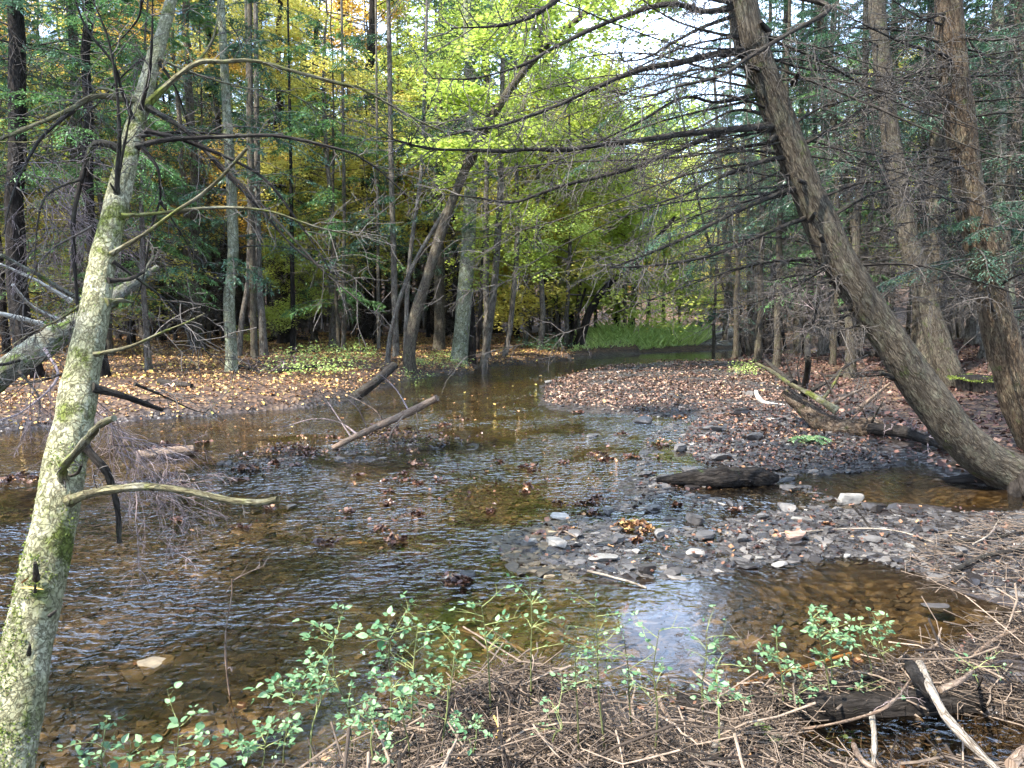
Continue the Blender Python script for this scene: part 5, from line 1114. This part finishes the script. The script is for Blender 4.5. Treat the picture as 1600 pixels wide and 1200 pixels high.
STK = [  # photo path with heights above ground, radius
 ([(712, 988), (760, 998), (800, 1012), (830, 1028)], 0.012, 'stick', 'stick poking out over the water from the tip of the twig bank', 0.10),
 ([(618, 1188), (660, 1160), (700, 1130), (735, 1108)], 0.013, 'driftwood', 'pale stick slanting up among the herbs, bottom centre', 0.06),
 ([(800, 1052), (800, 1090), (797, 1130), (798, 1160)], 0.010, 'stick', 'reddish stick lying upright in the photo below the twig bank tip', 0.05),
 ([(700, 1064), (740, 1062), (790, 1062)], 0.006, 'stick', 'short stick lying level at the left of the twig bank', 0.05),
 ([(875, 995), (925, 1018), (985, 1045), (1010, 1065)], 0.008, 'stick', 'thin dark stick reaching over the blue reflection', 0.10),
 ([(915, 1076), (985, 1085), (1070, 1098), (1180, 1120)], 0.010, 'driftwood', 'long pale straight stick across the middle of the twig bank', 0.07),
 ([(1030, 1100), (1045, 1128), (1060, 1160), (1085, 1200)], 0.010, 'stick', 'brown stick running down right of the middle herbs', 0.08),
 ([(1095, 1240), (1108, 1200), (1120, 1160), (1128, 1136)], 0.013, 'driftwood', 'cut pale stick end standing up at the bottom right of centre', 0.10),
 ([(1062, 1180), (1110, 1190), (1160, 1195)], 0.010, 'driftwood', 'short pale stick at the bottom edge beside the cut stick', 0.05),
 ([(1185, 1140), (1215, 1165), (1250, 1185), (1290, 1230)], 0.026, 'mosslog', 'thick lichened stick at the bottom edge left of the dark hollow', 0.06),
 ([(1080, 1160), (1120, 1170), (1170, 1200)], 0.02, 'stick', 'dull brown bough half buried at the bottom edge', 0.04),
 ([(1150, 1078), (1200, 1062), (1260, 1045), (1330, 1024)], 0.013, 'splint', 'split orange wood sliver lying behind the right herbs', 0.07),
 ([(1160, 1150), (1270, 1145), (1360, 1120), (1400, 1095), (1428, 1058)], 0.007, 'stick', 'long curving stem arching over the right twig bank', 0.12),
 ([(1362, 1120), (1366, 1160), (1364, 1200)], 0.011, 'driftwood', 'pale stick hanging over the left side of the dark hollow', 0.05),
 ([(1437, 1040), (1452, 1075), (1475, 1120), (1510, 1160), (1560, 1210)], 0.017, 'driftwood', 'long grey bough running down across the dark hollow', 0.17),
 ([(1468, 1082), (1500, 1068), (1520, 1055)], 0.013, 'stick', 'short side stick joining the grey bough', 0.17),
 ([(1415, 1035), (1440, 1070), (1462, 1095)], 0.030, 'dark', 'short thick dark log end under the grey bough', 0.10),
 ([(1525, 1025), (1560, 1000), (1605, 980)], 0.010, 'stick', 'bent twig branch at the right edge above the twig bank', 0.10),
 ([(1580, 1200), (1600, 1180), (1640, 1165)], 0.02, 'stick', 'thick stick in the bottom right corner', 0.10),
 ([(1490, 895), (1530, 875), (1570, 866), (1610, 858)], 0.018, 'limb', 'dark bent branch on the muddy right shore', 0.05),
 ([(1470, 850), (1540, 845), (1600, 832)], 0.012, 'limb', 'dark straight branch above the bent one on the right shore', 0.05),
 ([(1215, 836), (1330, 828), (1400, 832), (1460, 850)], 0.006, 'driftwood', 'long thin pale twig lying over the dark gravel', 0.04),
 ([(1520, 852), (1545, 838), (1560, 815)], 0.006, 'driftwood', 'forked pale twig on the right shore', 0.08),
 ([(918, 895), (950, 902), (985, 912), (1010, 922)], 0.009, 'driftwood', 'pale curved stick in the water below the gravel spit', 0.02),
 ([(850, 1064), (880, 1064), (940, 1068)], 0.004, 'stick', 'thin twig level with the water behind the twig bank', 0.05),
 ([(375, 1150), (358, 1080), (352, 1000), (362, 930), (362, 905)], 0.0045, 'stick', 'tall thin bare shoot rising from the near bank at the left', None),
 ([(1190, 1058), (1165, 1010), (1140, 975)], 0.003, 'driftwood', 'thin pale shoot leaning left beside the right herbs', None),
 ([(1330, 790), (1350, 815), (1370, 840)], 0.012, 'dark', 'dark stick lying in the dark pool', 0.0),
 ([(870, 838), (880, 832), (900, 842)], 0.008, 'stick', 'short twig on the stones at the left of the spit', 0.06),
 ([(1330, 1180), (1345, 1190), (1380, 1215)], 0.012, 'stick', 'brown stick at the bottom edge in front of the hollow', 0.03),
]
for pts, r, mt, lb, lift in STK:
    if lift is None:
        b = GT(*pts[0]); b[2] -= 0.02; pp = [b]+[P(u, v, b[1]-0.03*i) for i, (u, v) in enumerate(pts[1:])]
    else:
        def gz(u, v):
            q = GT(u, v)
            if u > 1340 and v > 1060: q = G(u, v, 0.22)
            d_ = q+(CP-q)*min(0.9, lift*0.6/(CP[2]-q[2])); return d_+np.array([0, 0, 0.01])
        pp = [gz(u, v) for u, v in pts]
    wood('stick' if r > 0.007 else 'twig', lb, 'stick', pp, [r, r*0.85, r*0.7], mt, n=24, sides=10, bumpy=0.2, twn=5 if r < 0.009 else 0, twl=0.15)
# undercut old log behind the hollow
wood('rotten_log', 'dark rotten log under the twig bank behind the hollow', 'log', [G(1060, 1105, 0.02), G(1250, 1110, 0.02), G(1420, 1105, 0.0), G(1700, 1090, 0.0)], [0.06, 0.07, 0.08], 'dark')
# snail-like yellow leaf at the bottom
p = GT(775, 1185); mb = MB(); mb.inst(*OVATE, p[None]+np.array([[0, 0, 0.07]]), frame_from(np.array([[0.25, -0.5, 0.5]]), 0.2), np.array([[0.075, 0.07, 0.05]]), np.array([0.92]))
mb.tubes(smooth_path([p+[0.0, 0, .07], p+[0.01, .03, .10], p+[-0.01, .05, .14]], 8), np.full(8, 0.004), 6, 0.9)
tag(mb.build('curled_leaf', M['litter'], None, p), 'large curled yellow leaf on the twigs at the bottom edge', 'leaf')

# ------------------------------------------------------------------ herbs
def herb(bu, bv, tu, tv, label, nleaf=26, sz=0.036, group=None, lean=0.0, spread=0.13, depth=None, dark=0.3):
    b = GT(bu, bv) if depth is None else None
    if depth is not None:
        b = P(bu, bv, depth); b[2] = on(b[0], b[1])
    top = P(tu, tv, b[1]+lean); t = thing('jewelweed_plant', label, 'plant', b, group)
    path = smooth_path([b+[0, 0, -0.03], b*0.6+top*0.4+rng.normal(0, 0.008, 3), b*0.3+top*0.7+rng.normal(0, 0.010, 3), top], 14)
    H = max(0.15, np.linalg.norm(top-b)); mb = MB(); mb.tubes(path, 0.0040*np.linspace(1, 0.35, 14), 6, rng.uniform(0.0, 0.5), 0)
    nb = max(5, int(H*20)); tt = rng.uniform(0.35, 1.0, nb)*(13); a = np.minimum(tt.astype(int), 12); S = path[a]+(path[a+1]-path[a])*(tt-a)[:, None]
    az = rng.uniform(0, 6.28, nb); D = np.stack([np.cos(az), np.sin(az), rng.uniform(0.2, 1.0, nb)], -1)
    tw = twigs(S, D, spread*rng.uniform(0.4, 1.2, nb), np.full(nb, 0.0018), 1, 2, 0.1, 0.9, 0.12)
    add_twigs(mb, tw, 4, rng.uniform(0.5, 1.0), 0)
    mb.build('stem', M['weedstem'], t, b)
    pts = np.concatenate([tw[0][0][:, 5], tw[0][0][:, 3], tw[1][0][:, 5], path[-1:]]); dr = np.concatenate([tw[0][0][:, 5]-tw[0][0][:, 4], tw[0][0][:, 3]-tw[0][0][:, 2], tw[1][0][:, 5]-tw[1][0][:, 4], path[-1:]-path[-2:-1]])
    k = rng.integers(0, len(pts), nleaf*2); n = len(k)
    dd = nrm(nrm(dr[k])*0.5+rng.normal(0, 0.7, (n, 3))*np.array([1, 1, 0.35]))
    s_ = sz*rng.uniform(0.35, 1.25, n)*(0.6+0.7*rng.random(n)); ml = MB()
    ml.inst(*OVATE, pts[k]+dd*0.006, frame_from(dd, 0.4), np.stack([s_, s_*0.78, s_], -1)); ml.build('foliage', M['weed'], t, b)
HERBS = [
 (552, 1195, 520, 985, 'tall herb with a dark forked stem rising at the left of the twig bank', 30, .042), (600, 1190, 608, 962, 'leafy herb topped by broad blue green leaves over the water', 30, .046),
 (642, 1150, 655, 968, 'slim herb with a bright yellow green tip leaf', 14, .036), (690, 1150, 712, 985, 'herb with layered leaves left of the poking stick', 26, .042),
 (768, 1130, 752, 942, 'tall dark stemmed herb right of the poking stick', 24, .034), (830, 1110, 828, 905, 'thin herb with a feathery pale green top reaching the stones', 18, .034),
 (905, 1190, 900, 1000, 'spindly herb before the left side of the blue reflection', 22, .028), (948, 1190, 930, 935, 'tallest spindly herb crossing the blue reflection', 16, .026),
 (1022, 1190, 1030, 985, 'dark stemmed herb crossing the middle of the blue reflection', 20, .028), (990, 1160, 975, 1000, 'small thin herb in the centre of the blue reflection', 14, .024),
 (1125, 1190, 1118, 1035, 'herb with rounded leaves in front of the near pool', 26, .036), (1100, 1130, 1104, 985, 'small leaf tipped herb at the right of the blue reflection', 10, .040),
 (1225, 1115, 1212, 985, 'left one of the leafy herbs in the right hand clump', 26, .040), (1305, 1120, 1268, 958, 'fullest herb of the right hand clump with broad leaves', 46, .040),
 (1300, 1090, 1300, 975, 'short leafy herb in the middle of the right hand clump', 30, .034), (1360, 1080, 1345, 970, 'right herb of the right hand clump with spreading leaves', 34, .036),
 (1395, 1060, 1372, 1000, 'low herb right of the clump over the sparkling water', 18, .030), (1250, 1130, 1255, 1060, 'low herb with big round leaves beneath the clump', 12, .040),
 (1345, 1120, 1340, 1075, 'two leaved seedling under the right hand clump', 4, .040), (1425, 1120, 1430, 1085, 'small three leaved seedling by the grey bough', 5, .036),
 (1525, 1090, 1520, 1040, 'sparse herb at the far right of the twig bank', 12, .026), (1270, 1185, 1275, 1160, 'tiny green seedling near the bottom edge', 5, .034),
 (440, 1195, 455, 1075, 'left one of the pale green herbs in the lower left clump', 40, .040), (485, 1195, 490, 1040, 'tall pale herb with thin white stem in the lower left clump', 34, .036),
 (400, 1215, 425, 1130, 'short bushy herb at the bottom of the lower left clump', 34, .040), (640, 1215, 630, 1085, 'dense herb at the bottom centre', 40, .038),
 (690, 1195, 700, 1070, 'green herb in front of the pale slanting stick', 28, .034), (590, 1215, 570, 1110, 'bushy herb between the forked one and the slanting stick', 34, .040),
 (745, 1215, 745, 1130, 'low herb at the bottom edge left of the reddish stick', 18, .028), (160, 1225, 165, 1140, 'small broad leaved herb next to the near trunk', 14, .046),
 (205, 1225, 205, 1160, 'low herb with a yellow edged leaf right of the near trunk', 12, .044), (270, 1225, 280, 1130, 'herb with three big leaves over the clear shallows', 14, .050),
 (290, 1240, 265, 1180, 'broad green leaves at the bottom edge left of the shoot', 12, .060), (865, 1190, 870, 1110, 'low sprig in the middle of the twig bank', 10, .024),
]
for (bu, bv, tu, tv, lb, nl, sz) in HERBS:
    dp = None
    b = GT(bu, min(bv, 1190))
    if b[2] < 0.05 or bu < 560:
        dp = 2.75 if bu < 520 else None
    herb(bu, bv, tu, tv, lb, int(nl*2.0), sz*0.66, depth=dp)
# herbs on the far bank
def far_herbs(poly, n, h, label, name='undergrowth', mat='weed', leaf=0.07):
    xy = in_poly(poly, n); z = hgt(xy[:, 0], xy[:, 1]); mb = MB(); k = 14; i = np.repeat(np.arange(n), k)
    hh = h*rng.uniform(0.5, 1.2, n); t = rng.random(len(i)); off = rng.normal(0, 0.12, (len(i), 2))
    s_ = leaf*rng.uniform(0.5, 1.2, len(i))
    mb.inst(*DIA, np.stack([xy[i, 0]+off[:, 0], xy[i, 1]+off[:, 1], z[i]+hh[i]*(0.3+0.7*t)], -1), rframe(len(i), 0.5), np.stack([s_, s_*0.7, s_], -1))
    tag(mb.build(name, M[mat]), label, 'undergrowth', None, 'stuff')
far_herbs(gp([(395, 612), (440, 580), (560, 560), (600, 585), (560, 612), (470, 622)]), 95, 0.40, 'pale green and yellow herbs growing on the leaf carpet of the far bank', mat='grass')
far_herbs(gp([(620, 600), (660, 572), (730, 566), (735, 582), (660, 598)]), 80, 0.15, 'mossy green plants along the edge of the bank under the corner tree', mat='grass', leaf=0.05)
far_herbs(gp([(800, 560), (880, 548), (900, 556), (860, 564)]), 70, 0.4, 'low green plants right of the bank trees', mat='weed', leaf=0.08)
far_herbs(gp([(1140, 585), (1175, 575), (1190, 590), (1150, 598)]), 26, 0.3, 'green herbs on the near edge of the right bank mound', mat='grass', leaf=0.05)
# grassy spit
GP_ = gp([(890, 560), (1000, 551), (1090, 546), (1100, 540), (1080, 530), (1000, 526), (930, 534), (900, 545)])
xy = in_poly(GP_, 7000); z = hgt(xy[:, 0], xy[:, 1]); n = len(xy); mb = MB()
cx = G(1030, 540)[:2]; hh = rng.uniform(0.3, 1.15, n)*(1+0.5*noise3(xy[:, 0]*0.8, xy[:, 1]*0.8, 0))*np.clip(1.3-np.hypot((xy[:, 0]-cx[0])/8, (xy[:, 1]-cx[1])/7), 0.3, 1.1)
az = rng.uniform(0, 6.28, n); D = np.stack([np.cos(az)*0.8, np.sin(az)*0.8, rng.uniform(0.4, 1.2, n)], -1)
Mx = frame_from(D, 3.0); mb.inst(*DIA, np.stack([xy[:, 0], xy[:, 1], z], -1), Mx, np.stack([hh, hh*0.06+0.02, hh], -1))
tag(mb.build('tall_grass', M['grass']), 'bright green tall grass on the spit at the bend', 'grass', None, 'stuff')
# ferns on the right bank
for (u, v, lb) in [(1455, 578, 'small bluish green fern in front of the brown hemlock'), (1262, 692, 'pale green fern tuft on the muddy shore under the root mass')]:
    b = GT(u, v); mb = MB(); n = 9; az = rng.uniform(0, 6.28, n)
    tw = twigs(np.repeat(b[None], n, 0), np.stack([np.cos(az), np.sin(az), np.full(n, 0.9)], -1), rng.uniform(0.2, 0.35, n), np.full(n, 0.004), 0, 1, 1.2, 0.5, 0.05, k=8)
    p = tw[0][0]; add_twigs(mb, tw, 4, None, 1); q = p[:, 1:].reshape(-1, 3); d = (p[:, 1:]-p[:, :-1]).reshape(-1, 3); sd = nrm(np.cross(d, [0, 0, 1.]))
    for sg in (-1, 1):
        for f in (0, 0.5):
            s_ = rng.uniform(0.05, 0.09, len(q)); mb.inst(*DIA, q-d*f, frame_from(sd*sg+nrm(d)*0.4, 0.1), np.stack([s_, s_*0.3, s_], -1), mat=0)
    tag(mb.build('fern', [M['weed'], M['weedstem']], None, b), lb, 'fern')
# dead logs and brush on the far forest floor
for pts, r, lb in [([(430, 584), (465, 580), (500, 575)], 0.07, 'dark fallen log on the leaf carpet of the far bank'), ([(375, 575), (395, 580), (410, 588)], 0.05, 'short dark branch at the foot of the pale mossy trunk'),
                   ([(415, 534), (440, 532), (480, 533)], 0.12, 'fallen trunk lying in the shaded wood behind the brown pair'), ([(450, 555), (480, 552), (500, 552)], 0.06, 'thin log in the shade above the yellow herbs'), ([(250, 600), (270, 604), (300, 606)], 0.07, 'dark log on the leaves right of the near trunk'),
                   ([(1340, 558), (1400, 556), (1460, 552)], 0.10, 'dark fallen log at the foot of the right slope'), ([(1290, 590), (1345, 585), (1400, 580)], 0.04, 'thin fallen pole behind the root mass')]:
    wood('fallen_log', lb, 'log', [GT(u, v)+[0, 0, r*0.6] for u, v in pts], [r, r*.9, r*.7], 'limb', twn=8, twl=0.4)

# ------------------------------------------------------------------ far wood closing the valley
mb = MB(); n = 260
u = rng.uniform(-700, 2300, n); d = rng.uniform(80, 125, n); x = (u-800)/1200*d; z = hgt(x, d)
t = np.linspace(0, 1, 4); hh = rng.uniform(14, 26, n)*np.where(np.abs(u-1030) < 110, 0.2, 1)
Pp = np.stack([x, d, z], -1)[:, None]+np.stack([0*t, 0*t, t], -1)[None]*hh[:, None, None]
mb.tubes(Pp, np.linspace(0.2, 0.08, 4)[None]*np.ones((n, 1)), 5, rng.random(n), 1, cap=False)
k = 300; i = np.repeat(np.arange(n), k); R0 = rng.normal(0, 2.2, (len(i), 3))
s_ = rng.uniform(0.25, 0.55, len(i))
mb.inst(*DIA, np.stack([x[i]+R0[:, 0], d[i]+R0[:, 1], z[i]+hh[i]*(0.25+0.8*rng.random(len(i)))], -1), rframe(len(i), 0.7), np.stack([s_, s_*.7, s_], -1), np.clip(rng.random(n)[i]*0.7+rng.random(len(i))*0.3, 0, 1))
fw_leaf = leafmat('far_foliage', (0.05, 0.075, 0.04), (0.38, 0.27, 0.07), 0.4, False, 0.02)
tag(mb.build('far_wood', [fw_leaf, M['twig']]), 'far off autumn wood closing the valley behind the trees', 'far wood', None, 'stuff')

# ------------------------------------------------------------------ sky, sun, camera
SUN_DIR = nrm(np.array([-0.58, -0.46, 0.84]))
elev = math.asin(SUN_DIR[2]); azi = math.atan2(SUN_DIR[0], SUN_DIR[1])
w = bpy.data.worlds.new('World'); sc.world = w; w.use_nodes = True; nt = w.node_tree; nt.nodes.clear()
sky = N_(nt, 'ShaderNodeTexSky', sky_type='NISHITA'); sky.sun_disc = False; sky.sun_elevation = elev; sky.sun_rotation = azi
bg = N_(nt, 'ShaderNodeBackground', i_Strength=0.10); ow = N_(nt, 'ShaderNodeOutputWorld')
tc = N_(nt, 'ShaderNodeTexCoord'); cl = ramp(nt, noise_(nt, mapping(nt, tc.outputs['Generated'], (1, 1, 2.2)), 2.4, 6, 0.6), [(0.41, (0, 0, 0)), (0.60, (1, 1, 1))])
skc = mixc(nt, cl, sky.outputs[0], (12.5, 16.5, 24.0)); nt.links.new(skc, bg.inputs[0]); nt.links.new(bg.outputs[0], ow.inputs[0])
sl = bpy.data.lights.new('sun', 'SUN'); sl.energy = 5.0; sl.angle = R_(0.5); sl.color = (1.0, 0.95, 0.86)
so = bpy.data.objects.new('sun', sl); C.objects.link(so); so.rotation_euler = Vector(tuple(-SUN_DIR)).to_track_quat('-Z', 'Y').to_euler(); so.location = (-20, -10, 30)
cam = bpy.data.cameras.new('camera'); co = bpy.data.objects.new('camera', cam); C.objects.link(co)
co.location = (0, 0, CH); co.rotation_euler = (math.pi/2-PA, 0, 0); cam.sensor_width = 36; cam.lens = 36*1200/1600; cam.clip_start = 0.05; cam.clip_end = 600
sc.camera = co
sc.view_settings.view_transform = 'Standard'; sc.view_settings.look = 'None'; sc.view_settings.gamma = 1; sc.view_settings.exposure = 1.66
sc.cycles.use_denoising = True; sc.cycles.max_bounces = 6; sc.cycles.transparent_max_bounces = 8; sc.cycles.diffuse_bounces = 2; sc.cycles.glossy_bounces = 2; sc.cycles.use_adaptive_sampling = True; sc.cycles.adaptive_threshold = 0.03
sc.cycles.sample_clamp_indirect = 6; sc.cycles.caustics_reflective = False; sc.cycles.caustics_refractive = False
